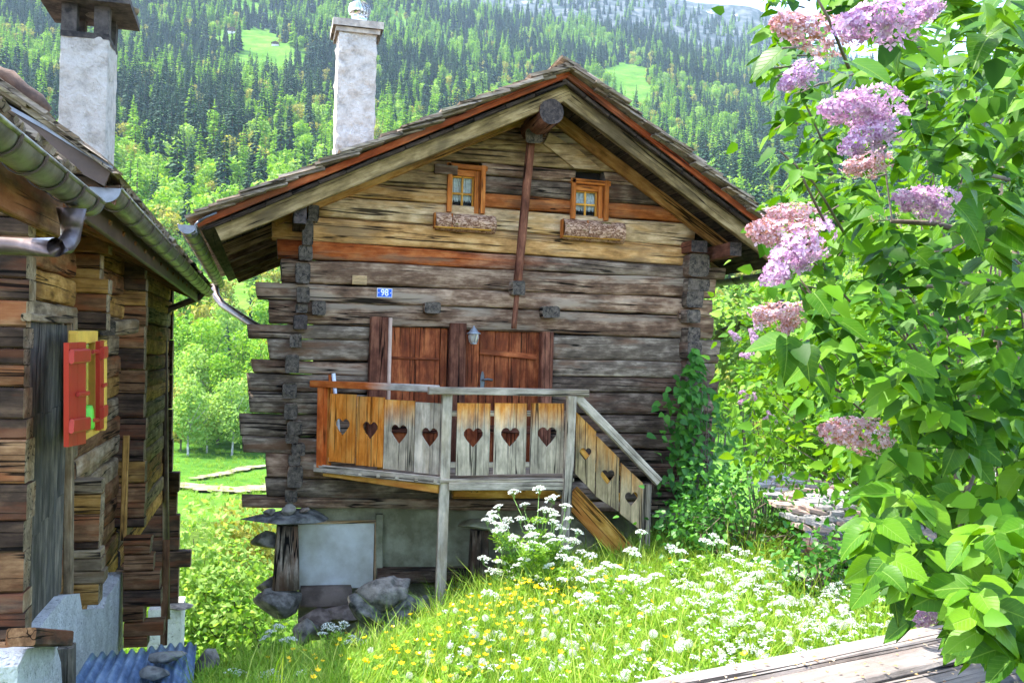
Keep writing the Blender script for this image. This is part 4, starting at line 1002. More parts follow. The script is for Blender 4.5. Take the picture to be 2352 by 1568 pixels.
# chimney
yc = 8.8; a = at_y(140, 66, yc); b = at_y(250, 66, yc); cz = at_y(200, 380, yc).z-.5
ch = rough_box('chimney', a.x, b.x, yc, yc+.5, cz, a.z-.02, STUCCO, barn, amp=.02, step=.04, seed=3)
SOOT = plain('soot', (.09, .075, .065), .95, c2=(.02, .018, .017), vscale=10, bump=.5)
zt2 = at_y(200, 10, yc).z
for (x, y) in ((a.x+.06, yc+.06), (b.x-.06, yc+.06), (a.x+.06, yc+.44), (b.x-.06, yc+.44)): rough_box('flue_leg', x-.06, x+.06, y-.06, y+.06, a.z-.02, zt2, SOOT, ch, amp=.01, step=.06)
rough_box('soot_band', a.x-.004, b.x+.004, yc-.004, yc+.504, a.z-.06, a.z-.01, SOOT, ch, amp=.012, step=.04)
cc = Vector(((a.x+b.x)/2, yc+.25, zt2))
prism('cap', [cc+Vector((dx, dy, 0)) for dx, dy in ((-.36, -.36), (.37, -.37), (.36, .36), (-.36, .35))], (0, 0, .05), SOOT, ch)
rock('cap_stone', cc+Vector((0, 0, .07)), (.8, .8, .16), STONEG, ch, seed=51, rough=.07)
# ================================================================ terrain, forest, far mountain
def field_mesh(name, Ds, Ls, zf, mat, kind='structure'):
    """grid laid out in metres forward (D) and sideways as a fraction of D"""
    V = np.zeros((len(Ds)*len(Ls(Ds[0])), 3)); k = 0
    for d in Ds:
        for l in Ls(d):
            x = l*R0.x + d*math.sin(YAW); y = l*R0.y + d*math.cos(YAW)
            V[k] = (x, y, zf(x, y)); k += 1
    m = len(Ls(Ds[0])); n = len(Ds); i, j = np.meshgrid(np.arange(n-1), np.arange(m-1), indexing='ij'); a = (i*m+j).ravel()
    F = np.stack([a, a+1, a+m+1, a+m], 1)
    o = mesh_obj(name, V, F, mat, None, True); return tag(o, kind=kind)
MEADOW = Mat('hill_meadow'); _c = MEADOW.coords((1, 1, 1), False)
_a = MEADOW.noise(_c, .05, 6, .65); _b = MEADOW.noise(_c, .9, 5, .7); _g = MEADOW.n('NewGeometry')
_col = MEADOW.ramp(MEADOW.math('ADD', MEADOW.math('MULTIPLY', _a, .6), MEADOW.math('MULTIPLY', _b, .4)), [(.36, (.03, .085, .012)), (.5, (.075, .17, .022)), (.64, (.15, .25, .05))])
MEADOW.setc(_col); MEADOW.p.inputs['Roughness'].default_value = 1.0; MEADOW.p.inputs['Specular IOR Level'].default_value = 0; MEADOW = MEADOW.m
SOIL = plain('meadow_soil', (.075, .12, .02), 1.0, vscale=3, c2=(.035, .06, .012), spec=0, bump=.6, bscale=12)

def hillz(x, y): return gnd(x, y)
Dn = np.concatenate([np.arange(-1.0, 14, .4), np.geomspace(14.2, 60, 30)])
near = field_mesh('meadow_ground', Dn, lambda d: np.linspace(-9-max(0, d)*.9, 9+max(0, d)*.9, 90), hillz, SOIL)
Df = np.concatenate([np.geomspace(59, 300, 60), np.geomspace(306, 1800, 90)])
far = field_mesh('hillside', Df, lambda d: np.linspace(-.75*d, .75*d, 140), hillz, MEADOW)
# gravel path crossing the valley meadow
PATHM = plain('path_gravel', (.26, .215, .16), 1.0, vscale=.6, c2=(.16, .15, .08), spec=0)
def valley_hit(u, v):
    r = ray(u, v); d = 20.0
    while d < 3000:
        P = CAM + r*d
        if P.z < gnd(P.x, P.y): return P
        d *= 1.006
    return None
def strip(name, pts, wd, mat):
    pts = [valley_hit(*p) for p in pts]; V, F = [], []
    pts = [pts[i].lerp(pts[i+1], k/7)+Vector((random.gauss(0, .12), random.gauss(0, .12), 0)) for i in range(len(pts)-1) for k in range(7)]
    for i, p in enumerate(pts):
        t = (pts[min(i+1, len(pts)-1)]-pts[max(i-1, 0)]); t.z = 0; t.normalize(); s = Vector((t.y, -t.x, 0))*wd/2*random.uniform(.55, 1.3)
        for q in (p-s, p, p+s): V.append(Vector((q.x, q.y, gnd(q.x, q.y)+.22)))
    for i in range(len(pts)-1): F += [(3*i, 3*i+1, 3*i+4, 3*i+3), (3*i+1, 3*i+2, 3*i+5, 3*i+4)]
    return tag(mesh_obj(name, V, F, mat), kind='structure')
strip('path', [(330, 1122), (380, 1122), (420, 1118), (460, 1124), (500, 1128), (540, 1130), (580, 1128), (620, 1124), (680, 1118)], 3.6, PATHM)
strip('path', [(440, 1104), (480, 1098), (510, 1092), (540, 1084), (570, 1078), (600, 1074), (650, 1070)], 1.4, PATHM)

# ---- far bare mountain with snow patches
ROCKM = Mat('rock_and_snow'); _c = ROCKM.coords((1, 1, 1), False); _a = ROCKM.noise(_c, .012, 9, .68); _b = ROCKM.noise(_c, .05, 6, .6)
_g = ROCKM.n('NewGeometry'); _s = ROCKM.n('SeparateXYZ', {0: (_g, 0)})
_h = ROCKM.n('MapRange', {0: (_s, 2), 1: 540.0, 2: 770.0})
_sn = ROCKM.ramp(ROCKM.math('ADD', _a, ROCKM.math('MULTIPLY', _h, .16)), [(.73, 0.0), (.77, 1.0)])
_rk = ROCKM.ramp(_b, [(.35, (.03, .05, .045)), (.5, (.07, .085, .085)), (.65, (.13, .14, .145))])
ROCKM.setc(ROCKM.mix(_sn, _rk, (.85, .87, .9))); ROCKM.p.inputs['Roughness'].default_value = 1.0; ROCKM.p.inputs['Specular IOR Level'].default_value = 0; ROCKM = ROCKM.m
def mtz(x, y):
    l, d = latfwd(x, y); a = l/d
    crest = np.interp(a, [-.6, -.2, .05, .2, .245, .27, .30, .4, .7], [.45, .43, .395, .374, .368, .352, .33, .29, .22])
    t = (d-1420)/(2050-1420); z0 = 400; zc = crest*2050
    z = z0+(zc-z0)*min(1, max(0, t))**.9 if t < 1 else zc-(d-2050)*.5
    p = Vector((x*.004, y*.004, 2)); z += (mnoise.noise(p)*40+mnoise.noise(p*3)*18+mnoise.noise(p*9)*8)*min(1, max(0.05, t*1.2))*(1 if t < .96 else .35)
    return z + EYE
mt = field_mesh('mountain', np.concatenate([np.linspace(1420, 2050, 60), np.linspace(2070, 2400, 8)]), lambda d: np.linspace(-.75*d, .75*d, 160), mtz, ROCKM)

# ---- tree shapes
SPRUCE = leafmat('spruce_needles', (.013, .043, .026), (.027, .07, .034), (.05, .105, .04), .12, .7, spec=.1)
LARCH = leafmat('larch_needles', (.10, .25, .03), (.18, .36, .04), (.30, .46, .06), .4, .7, spec=.1)
BROAD = leafmat('broad_leaves', (.10, .25, .02), (.19, .37, .03), (.32, .48, .055), .42, .6, spec=.15)
BIRCHL = leafmat('birch_leaves', (.18, .33, .06), (.27, .43, .09), (.38, .52, .14), .48, .6, spec=.15)
YELL = leafmat('yellow_leaves', (.22, .24, .04), (.32, .31, .06), (.42, .38, .10), .4, .6, spec=.15)
BARKT = plain('tree_bark', (.13, .10, .08), .95, c2=(.06, .045, .035), vscale=9)
BIRCHB = plain('pale_bark', (.5, .48, .43), .9, c2=(.22, .2, .17), vscale=6)
def conifer(h, r, seed, whorls=26, dens=8, droop=.35, lean=.0, needle=1.0):
    g = np.random.default_rng(seed); V, F = [], []
    for i in range(whorls):
        t = (i+.5)/whorls; z = h*(.06+.93*t)
        R = r*(1-t)**.85*(.85+.3*g.random()) + .12
        nb = max(4, int(dens*(1.05-t*.5)))
        a0 = g.random()*6.28
        for k in range(nb):
            if g.random() < .08: continue
            a = a0+6.283*k/nb+g.normal()*.18; L = R*(.7+.45*g.random()); wd = (L*.30+.12)*needle
            d = np.array([math.cos(a), math.sin(a)]); s = np.array([-d[1], d[0]])
            zz = z+g.normal()*h*.008
            def pt(f, sd, dz): return (*(d*L*f+s*sd), zz+dz)
            dr = droop*L; b = len(V); up = .10*L
            V += [pt(.02, 0, 0), pt(.45, wd, -dr*.45+up), pt(.5, 0, -dr*.35+up*1.6), pt(.45, -wd, -dr*.45+up), pt(1.0, 0, -dr), pt(.5, 0, -dr*1.0-.05*h*.1)]
            F += [(b, b+1, b+2), (b, b+2, b+3), (b+2, b+1, b+4), (b+3, b+2, b+4), (b, b+5, b+4)]
    V += [(0, 0, h*1.0), (.12, .1, h*.9), (-.12, .1, h*.9), (0, -.14, h*.9)]; b = len(V)-4; F += [(b, b+1, b+2), (b, b+2, b+3), (b, b+3, b+1)]
    nf = len(F)
    for k in range(5):
        a = 6.283*k/5; a2 = 6.283*(k+1)/5; b = len(V); rr = .018*h
        V += [(rr*math.cos(a), rr*math.sin(a), -.6), (rr*math.cos(a2), rr*math.sin(a2), -.6), (0, 0, h*.9)]; F.append((b, b+1, b+2))
    return np.array(V), np.array(F), nf
def leafy(h, seed, nleaf, size, blobs=7, rw=.32, base=.25, squash=1.0, curl=True):
    """crown of leaf faces spread through overlapping clumps"""
    g = np.random.default_rng(seed); C = []
    for k in range(blobs):
        t = g.random(); z = h*(base+.12+(.92-base-.12)*t); rad = h*rw*(1-.55*abs(t-.38))*(.55+.3*g.random())
        off = h*rw*(1-.75*t)*.75*g.random(); a = g.random()*6.28; C.append((off*math.cos(a), off*math.sin(a), min(z, h-rad*.8), rad))
    C = np.array(C); w = C[:, 3]**2; w /= w.sum()
    idx = g.choice(len(C), nleaf, p=w); d = g.normal(size=(nleaf, 3)); d /= np.linalg.norm(d, axis=1)[:, None]
    rr = C[idx, 3]*(.55+.5*g.random(nleaf)**.6); P = C[idx, :3] + d*rr[:, None]*np.array([1, 1, .85*squash])
    nrm = d*.6 + g.normal(size=(nleaf, 3))*.6 + np.array([0, 0, .35]); nrm /= np.linalg.norm(nrm, axis=1)[:, None]
    a = np.cross(nrm, g.normal(size=(nleaf, 3))); a /= np.linalg.norm(a, axis=1)[:, None]; b = np.cross(nrm, a)
    s = size*(.6+.8*g.random(nleaf))[:, None]
    V = np.stack([P-a*s*.5, P+b*s*.32-a*s*.05, P+a*s*.55, P-b*s*.32-a*s*.05], 1).reshape(-1, 3)
    F = np.arange(nleaf*4).reshape(-1, 4); return V, F
def trunk_geo(h, r, seed, nl=5):
    g = random.Random(seed); V, F = [], []
    def add(pts, r0, r1):
        v, f = tube('t', pts, r0, None, None, n=6, r1=r1, raw=True); b = len(V); V.extend(v); F.extend([tuple(b+i for i in q) for q in f])
    add([Vector((0, 0, -.5)), Vector((g.uniform(-.02, .02)*h, g.uniform(-.02, .02)*h, h*.35)), Vector((g.uniform(-.04, .04)*h, g.uniform(-.04, .04)*h, h*.85))], r, r*.2)
    for k in range(nl):
        a = g.uniform(0, 6.28); z = h*g.uniform(.25, .6); L = h*g.uniform(.2, .32)
        add([Vector((0, 0, z)), Vector((math.cos(a)*L*.5, math.sin(a)*L*.5, z+L*.4)), Vector((math.cos(a)*L, math.sin(a)*L, z+L))], r*.45, r*.08)
    return V, F
def join_tree(name, cv, cf, tv, tf, mats):
    V = [tuple(v) for v in cv] + [tuple(v) for v in tv]; b = len(cv); F = [tuple(f) for f in cf] + [tuple(b+i for i in f) for f in tf]
    return new_mesh(name, V, F, mats, False, [0]*len(cf)+[1]*len(tf))
TM = {'spruce': [], 'larch': [], 'broad': []}
for s in range(4):
    V, F, nf = conifer(24, 3.3+.3*s, 100+s, 24, 8, .42); TM['spruce'].append(new_mesh('spruce', V, F, [SPRUCE, BARKT], False, [0]*nf+[1]*(len(F)-nf)))
for s in range(3):
    V, F, nf = conifer(23, 4.2, 200+s, 20, 8, .22, needle=.85); TM['larch'].append(new_mesh('larch', V, F, [LARCH, BARKT], False, [0]*nf+[1]*(len(F)-nf)))
for s in range(4):
    V, F = leafy(13, 300+s, 620, .95, 10, .36, .14); tv, tf = trunk_geo(13, .22, s); TM['broad'].append(join_tree('broadleaf', V, F, tv, tf, [[BROAD, BARKT], [BIRCHL, BIRCHB], [BROAD, BARKT], [YELL, BARKT]][s]))

# ---- where the trees stand: photograph clearings become real clearings on the slope
CLEAR = [(565, 92, 80, 26), (612, 150, 80, 46), (1442, 205, 50, 62), (1415, 180, 30, 30), (1010, 135, 50, 12), (1480, 235, 22, 10), (520, 668, 140, 34), (430, 650, 80, 30), (1690, 700, 90, 22), (560, 20, 34, 18), (900, 60, 60, 7), (1180, 110, 90, 7), (330, 190, 40, 9), (1620, 330, 40, 10), (1550, 245, 16, 6)]
HOUSE_SIL = [(440, 480), (1290, 118), (1790, 560), (1650, 640), (1650, 1200), (560, 1200), (560, 620)]
def inpoly(x, y, P):
    c = False; j = len(P)-1
    for i in range(len(P)):
        if (P[i][1] > y) != (P[j][1] > y) and x < (P[j][0]-P[i][0])*(y-P[i][1])/(P[j][1]-P[i][1])+P[i][0]: c = not c
        j = i
    return c
spots = []
g = np.random.default_rng(5)
d = 118.0
while d < 1560:
    sp = float(np.interp(d, [110, 200, 300, 600, 1000, 1560], [6.0, 6.2, 6.4, 7.4, 9, 12]))
    half = .60*d
    for l in np.arange(-half, half, sp):
        ll = l+g.normal()*sp*.35; dd = d+g.normal()*sp*.35
        x = ll*R0.x+dd*math.sin(YAW); y = ll*R0.y+dd*math.cos(YAW); z = gnd(x, y); u, v, q = proj((x, y, z))
        if u < -160 or u > 2520 or v < -120: continue
        if any(((u-cx)/rx)**2+((v-cy)/ry)**2 < 1+.25*g.normal() for cx, cy, rx, ry in CLEAR): continue
        cl = mnoise.noise(Vector((x*.009, y*.009, 4)))+.5*mnoise.noise(Vector((x*.03, y*.03, 9)))
        low = np.interp(v, [60, 330, 480, 600, 720], [.14, .42, .66, .88, .94])
        if u > 1000: low = max(low, np.interp(v, [120, 200, 330, 480], [.12, .42, .5, .6]))
        rnd = g.random()
        if rnd < low+.3*cl: kd = 'broad'
        elif g.random() < .34+1.1*cl: kd = 'larch'
        else: kd = 'spruce'
        sc_ = (.58+.85*g.random()**1.4)
        if d < 230: sc_ *= .72
        if kd == 'broad' and g.random() < .35: sc_ *= .62
        spots.append((x, y, z-.2, kd, int(g.integers(0, 4)), g.random()*6.28, sc_, u, v, q))
    d += sp*.9
for kd in TM:
    pass
names = {'spruce': 'spruce_tree', 'larch': 'larch_tree', 'broad': 'broadleaf_tree'}
labels = {'spruce': 'dark narrow spruce in the forest', 'larch': 'fresh green feathery larch in the forest', 'broad': 'rounded light green leafy tree in the forest'}
grp = {'spruce': 'spruces on the far slope', 'larch': 'larches on the far slope', 'broad': 'leafy trees on the far slope'}
def seen(u, v): return 0 < u < 1900 and -40 < v < 1100 and not inpoly(u, v-25, HOUSE_SIL) and not (u < 400 and v > 520 and u < 395) and not (u < 270 and v > 380) and not (u > 1760 and v > 420)
def where(lb, s):
    u, v = s[7], s[8]-12/s[9]*F_PX; hgt = 'high up' if v < 120 else ('halfway' if v < 330 else 'low')
    if u < 400 and v > 380: return lb.split(' on the')[0].replace(' in the forest', '') + ' in the gap between the two houses'
    pl = 'left of the left chimney' if u < 140 else 'between the two chimneys' if u < 770 else 'right of the white chimney' if u < 1300 else 'beside the right roof slope' if u < 1700 else 'behind the lilac'
    if v > 560: pl = 'in the gap between the two houses' if u < 700 else 'behind the right house corner'; hgt = 'low'
    return lb.split(' in the forest')[0].split(' on the')[0] + ' ' + hgt + ' on the slope ' + pl
rest = []
for kd in TM:
    L = [s for s in spots if s[3] == kd]; vis = sorted([s for s in L if seen(s[7], s[8])], key=lambda s: s[9]/s[6])
    N = 290
    for s in vis[:N]:
        me = TM[kd][s[4] % len(TM[kd])]
        o = bpy.data.objects.new(names[kd], me); COL.objects.link(o); o.location = s[:3]; o.rotation_euler = (0, 0, s[5]); o.scale = (s[6],)*3
        tag(o, where(labels[kd], s), 'tree', grp[kd])
    one = set(id(s) for s in vis[:N]); rest += [s for s in L if id(s) not in one]

def scatter(name, sources, P, R, S, I, label=None, kind='stuff'):
    """one object whose points carry copies of the source meshes (what nobody could count)"""
    col = bpy.data.collections.new(name+'_kinds')
    for k, me in enumerate(sources):
        o = bpy.data.objects.new('%s_kind_%02d' % (name, k), me); col.objects.link(o)
    me = bpy.data.meshes.new(name); me.vertices.add(len(P)); me.vertices.foreach_set('co', np.asarray(P, dtype=np.float32).ravel()); me.update()
    for nm, typ, dat in (('rot', 'FLOAT_VECTOR', R), ('scl', 'FLOAT', S), ('pick', 'INT', I)):
        at = me.attributes.new(nm, typ, 'POINT')
        at.data.foreach_set('vector' if typ == 'FLOAT_VECTOR' else 'value', np.asarray(dat, dtype=np.int32 if typ == 'INT' else np.float32).ravel())
    o = mobj(name, me); gn = bpy.data.node_groups.new(name, 'GeometryNodeTree')
    gn.interface.new_socket('Geometry', in_out='INPUT', socket_type='NodeSocketGeometry'); gn.interface.new_socket('Geometry', in_out='OUTPUT', socket_type='NodeSocketGeometry')
    N = gn.nodes; ni, no = N.new('NodeGroupInput'), N.new('NodeGroupOutput'); ip = N.new('GeometryNodeInstanceOnPoints'); ci = N.new('GeometryNodeCollectionInfo')
    ci.inputs[0].default_value = col; ci.inputs[1].default_value = True; ci.inputs[2].default_value = True; ip.inputs['Pick Instance'].default_value = True
    def attr(nm, t):
        a = N.new('GeometryNodeInputNamedAttribute'); a.data_type = t; a.inputs[0].default_value = nm; return a.outputs[0]
    Lk = gn.links.new
    Lk(ni.outputs[0], ip.inputs['Points']); Lk(ci.outputs[0], ip.inputs['Instance']); Lk(attr('pick', 'INT'), ip.inputs['Instance Index'])
    er = N.new('FunctionNodeEulerToRotation'); Lk(attr('rot', 'FLOAT_VECTOR'), er.inputs[0]); Lk(er.outputs[0], ip.inputs['Rotation'])
    Lk(attr('scl', 'FLOAT'), ip.inputs['Scale']); Lk(ip.outputs[0], no.inputs[0])
    md = o.modifiers.new('scatter', 'NODES'); md.node_group = gn
    return tag(o, label, kind=kind)
src = TM['spruce']+TM['larch']+TM['broad']; offs = {'spruce': 0, 'larch': 4, 'broad': 7}; cnt = {'spruce': 4, 'larch': 3, 'broad': 4}
# sparse trees climbing the bare mountain
for k in range(5200):
    dd = g.uniform(1430, 1980); ll = g.uniform(-.35, .62)*dd
    x = ll*R0.x+dd*math.sin(YAW); y = ll*R0.y+dd*math.cos(YAW)
    if g.random() < np.interp(dd, [1430, 1700, 1980], [0.05, .5, .93]): continue
    z = mtz(x, y); rest.append((x, y, z, 'spruce' if g.random() < .7 else 'larch', int(g.integers(0, 4)), g.random()*6.28, .7+.6*g.random()))
scatter('forest', src, [s[:3] for s in rest], [(0, 0, s[5]) for s in rest], [s[6] for s in rest], [offs[s[3]]+s[4] % cnt[s[3]] for s in rest], 'dense mixed forest covering the slope behind the nearer trees')

# ---- chalets in the clearings
def chalet(u, v, w, label, d=None):
    P = valley_hit(u, v)
    if P is None: return
    t = thing('chalet', label, 'house', P, 'huts on the far slope'); h = w*.45
    def box(nm, x0, x1, y0, y1, z0, z1, m): return mesh_obj(nm, [P+Vector(q) for q in ((x0, y0, z0), (x1, y0, z0), (x1, y1, z0), (x0, y1, z0), (x0, y0, z1), (x1, y0, z1), (x1, y1, z1), (x0, y1, z1))], [(0, 1, 5, 4), (1, 2, 6, 5), (2, 3, 7, 6), (3, 0, 4, 7), (4, 5, 6, 7)], m, t, org=P)
    box('wall', -w/2, w/2, -w*.35, w*.35, -2, h, BROWNLOG); box('base', -w/2-.1, w/2+.1, -w*.36, w*.36, -2, h*.35, STUCCO)
    pr = [P+Vector(q) for q in ((-w*.6, -w*.45, h*.9), (0, -w*.45, h*1.5), (w*.6, -w*.45, h*.9))]
    prism('roof', pr, (0, w*.9, 0), DARKLOG, t)
    for k in (-.25, .2): box('window', w*k, w*k+w*.12, -w*.365, -w*.35, h*.5, h*.75, INSIDE)
chalet(534, 78, 9, 'small brown hut at the left edge of the upper clearing, beside the pale bank')
chalet(632, 106, 6, 'tiny dark hut half hidden by bushes below the upper clearing')

# ---- valley trees standing in the gap between the houses
def valley_tree(u, vb, vt, kind, label, seed, dist=None, nleaf=2600, rw=.34, base=.12):
    P = valley_hit(u, vb) if dist is None else at_d(u, vb, dist)
    if dist is not None: P.z = gnd(P.x, P.y)
    dd = proj(P)[2]; h = (proj(P)[1]-vt)/F_PX*dd
    t = thing('broadleaf_tree', label, 'tree', P, 'trees in the valley between the houses')
    lm, bm_ = {'birch': (BIRCHL, BIRCHB), 'broad': (BROAD, BARKT), 'yellow': (YELL, BARKT)}[kind]
    size = max(.10, 7.5/F_PX*dd)
    V, F = leafy(h, seed, nleaf, size, 12, rw, base); mesh_obj('crown', V+np.array(P), F, lm, t, org=P)
    tv, tf = trunk_geo(h, max(.05, h*.016), seed, 7); mesh_obj('trunk', [v+P for v in tv], tf, bm_, t, org=P)
valley_tree(432, 1048, 862, 'birch', 'pale green birch at the left side of the meadow in the gap', 1, rw=.30)
valley_tree(532, 1046, 868, 'birch', 'rounded bright green tree above the path in the gap between houses', 2, rw=.33)
valley_tree(405, 1000, 800, 'birch', 'yellow-green tree beside the downpipe in the gap', 3)
valley_tree(470, 985, 730, 'broad', 'taller mid-green tree behind the two meadow trees in the gap', 4, rw=.26)
valley_tree(556, 960, 740, 'broad', 'mid-green tree touching the log ends in the gap', 5, rw=.3)
valley_tree(512, 930, 690, 'birch', 'slim pale tree highest in the gap, below the bright slope', 6, rw=.24)
valley_tree(425, 930, 720, 'broad', 'dark green tree behind the downpipe in the gap', 7, rw=.28)
valley_tree(600, 1000, 760, 'broad', 'leafy tree mostly hidden behind the projecting log ends', 8)
valley_tree(560, 1034, 900, 'birch', 'small bright tree at the right end of the meadow in the gap', 9, nleaf=1500)
valley_tree(475, 1040, 905, 'birch', 'low feathery tree between the two meadow birches in the gap', 10, nleaf=1500, rw=.4)
valley_tree(415, 1036, 880, 'yellow', 'yellowish tree against the downpipe in the gap', 11, nleaf=1800)
valley_tree(500, 1020, 800, 'broad', 'tall feathery tree in the centre of the gap', 12, rw=.22)
valley_tree(585, 1030, 850, 'birch', 'light green tree behind the middle log ends', 13, rw=.3)
valley_tree(445, 1015, 790, 'birch', 'pale tree with open crown behind the left meadow birch', 14, rw=.24)
# nearer shrubs below the path
def shrub(u, vb, vt, dist, kind, label, seed, nleaf, rw=.5, size=.12):
    P = at_d(u, vb, dist); P.z = min(P.z, gnd(P.x, P.y)); 
    h = at_d(u, vt, dist).z - P.z
    t = thing('leafy_shrub', label, 'shrub', P, 'shrubs on the bank below the houses')
    lm = {'broad': BROAD, 'birch': BIRCHL, 'yellow': YELL}[kind]
    V, F = leafy(h, seed, nleaf, size, 14, rw, .02); mesh_obj('foliage', V+np.array(P), F, lm, t, org=P)
    tv, tf = trunk_geo(h*.9, .035, seed, 9); mesh_obj('stem', [v+P for v in tv], tf, BARKT, t, org=P)
shrub(552, 1560, 1140, 21, 'yellow', 'yellowish flowering shrub beside the projecting base stones', 21, 2600, .30, .13)
shrub(450, 1640, 1118, 20, 'birch', 'bright green shrub behind the corrugated sheet in the gap', 22, 3600, .36, .14)
shrub(520, 1660, 1250, 19, 'birch', 'low bright green shrub at the foot of the gap', 23, 3600, .48, .12)
shrub(590, 1640, 1300, 18.5, 'broad', 'green shrub spilling under the base stones of the log house', 24, 2400, .5, .11)
shrub(405, 1640, 1270, 19, 'broad', 'green shrub close to the plaster pillar of the left house', 25, 2400, .45, .12)
# ================================================================ meadow plants
def surf_hit(u, v, h, d0=2.5, d1=15):
    r = ray(u, v); d = d0
    while d < d1:
        P = CAM + r*d
        if P.z < gnd(P.x, P.y)+h: return P
        d += .04
    return None
MEADOWPOLY = [(440, 1640), (470, 1500), (600, 1470), (700, 1455), (860, 1480), (1000, 1390), (1100, 1330), (1450, 1300), (1800, 1300), (2000, 1330), (2110, 1400), (2330, 1420), (2330, 1640)]
GRASS = leafmat('meadow_grass', (.11, .24, .012), (.21, .37, .02), (.40, .47, .09), .42, .5, spec=.2)
HERB = leafmat('meadow_herb', (.10, .23, .015), (.18, .35, .025), (.28, .45, .05), .4, .5, spec=.2)
STEMG = plain('stem_green', (.14, .27, .05), .6, var=.3)
WHITEF = leafmat('white_floret', (.72, .74, .66), (.82, .83, .78), (.88, .88, .85), .25, .7, tcol=(1, 1, .9), spec=.1)
YELF = leafmat('buttercup_petal', (.8, .5, .0), (.85, .58, .005), (.9, .66, .02), .25, .35, tcol=(1, 1, .6))
FLUFF = leafmat('dandelion_fluff', (.62, .6, .54), (.72, .7, .65), (.8, .79, .75), .4, .9, tcol=(1, 1, .95), spec=.05)
def grass_clump(seed, nb, h, spread, wd):
    g = np.random.default_rng(seed); V, F = [], []
    for k in range(nb):
        a = g.random()*6.28; r = spread*g.random()**.5; b0 = np.array([r*math.cos(a), r*math.sin(a), -.02]); L = h*(.55+.6*g.random()); a2 = g.random()*6.28
        d = np.array([math.cos(a2), math.sin(a2), 0]); s = np.array([-d[1], d[0], 0])*wd*(.6+.7*g.random()); ln = .15+.55*g.random(); b = len(V)
        for i, t in enumerate((0, .4, .75)):
            c = b0+d*L*ln*t*t+np.array([0, 0, L*t*(1-.18*t*ln)]); V += [c-s*(1-.55*t), c+s*(1-.55*t)]
        V.append(b0+d*L*ln*1.1+np.array([0, 0, L*(1-.3*ln)])); F += [(b, b+1, b+3, b+2), (b+2, b+3, b+5, b+4), (b+4, b+5, b+6, b+6)]
    F = [f if f[2] != f[3] else f[:3] for f in F]
    return V, F
def herb_clump(seed, nl, h, spread, size):
    g = np.random.default_rng(seed); V, F = [], []
    for k in range(nl):
        a = g.random()*6.28; r = spread*g.random()**.5; z = h*(.15+.85*g.random()); c = np.array([r*math.cos(a), r*math.sin(a), z]); n = g.normal(size=3)*.5+np.array([0, 0, 1]); n /= np.linalg.norm(n)
        x = np.cross(n, g.normal(size=3)); x /= np.linalg.norm(x); y = np.cross(n, x); s = size*(.6+.8*g.random())
        for q in range(3):                     # three-lobed leaf
            an = (q-1)*1.1; d = x*math.cos(an)+y*math.sin(an); e = np.cross(n, d); b = len(V)
            V += [c, c+d*s*.5+e*s*.2+n*s*.06, c+d*s*(1 if q == 1 else .8), c+d*s*.5-e*s*.2+n*s*.06]; F.append((b, b+1, b+2, b+3))
    return V, F
srcs = []
for s in range(5): srcs.append(new_mesh('grass_clump', *grass_clump(s, 34, .19+.035*s, .11, .0035), GRASS))
for s in range(4): srcs.append(new_mesh('herb_clump', *herb_clump(40+s, 34, .11+.03*s, .11, .040), HERB))
srcs += [new_mesh('tall_grass', *grass_clump(60+s, 9, .5, .12, .0028), GRASS) for s in range(2)]
P, R_, S_, I_ = [], [], [], []; gv = np.random.default_rng(19)
while len(P) < 620:
    q = valley_hit(gv.uniform(385, 660), gv.uniform(1032, 1165))
    if q is None: continue
    for _ in range(3):
        x, y = q.x+gv.normal()*1.2, q.y+gv.normal()*2.0; P.append((x, y, gnd(x, y))); R_.append((0, 0, gv.random()*6.28)); S_.append(gv.uniform(.8, 2.2)); I_.append(int(gv.integers(0, 9)))
scatter('valley_grass', srcs, P, R_, S_, I_, 'rough tufts of grass on the valley meadow beside the path')
def umbel(seed, R, nu, nf, fs):
    g = np.random.default_rng(seed); V, F = [], []
    for k in range(nu):
        rr = R*math.sqrt((k+.5)/nu); a = k*2.4+g.normal()*.2; c = np.array([rr*math.cos(a), rr*math.sin(a), R*.45*(1-(rr/R)**2)+g.normal()*R*.05])
        ur = R*.27
        for j in range(nf):
            d = g.normal(size=3); d[2] = abs(d[2])*.8; d /= np.linalg.norm(d); p = c+d*ur*np.array([1, 1, .6])
            n = d+g.normal(size=3)*.3; n /= np.linalg.norm(n); x = np.cross(n, g.normal(size=3)); x /= np.linalg.norm(x); y = np.cross(n, x); s = fs*(.7+.6*g.random()); b = len(V)
            V += [p-x*s, p-y*s, p+x*s, p+y*s]; F.append((b, b+1, b+2, b+3))
    nw = len(F)
    for k in range(nu):                        # fine spokes below the flowers
        rr = R*math.sqrt((k+.5)/nu); a = k*2.4; b = len(V); t = np.array([-math.sin(a), math.cos(a), 0])*.0012
        V += [np.array([0, 0, -R*.9])-t, np.array([0, 0, -R*.9])+t, np.array([rr*math.cos(a), rr*math.sin(a), R*.3])+t, np.array([rr*math.cos(a), rr*math.sin(a), R*.3])-t]; F.append((b, b+1, b+2, b+3))
    return new_mesh('umbel', [tuple(v) for v in V], F, [WHITEF, STEMG], False, [0]*nw+[1]*nu)
UMB = [umbel(s, .054, 13, 12, .005) for s in range(3)]
SMALLU = [umbel(9+s, .024, 6, 7, .0036) for s in range(2)]
P, R_, S_, I_ = [], [], [], []
g = np.random.default_rng(11)
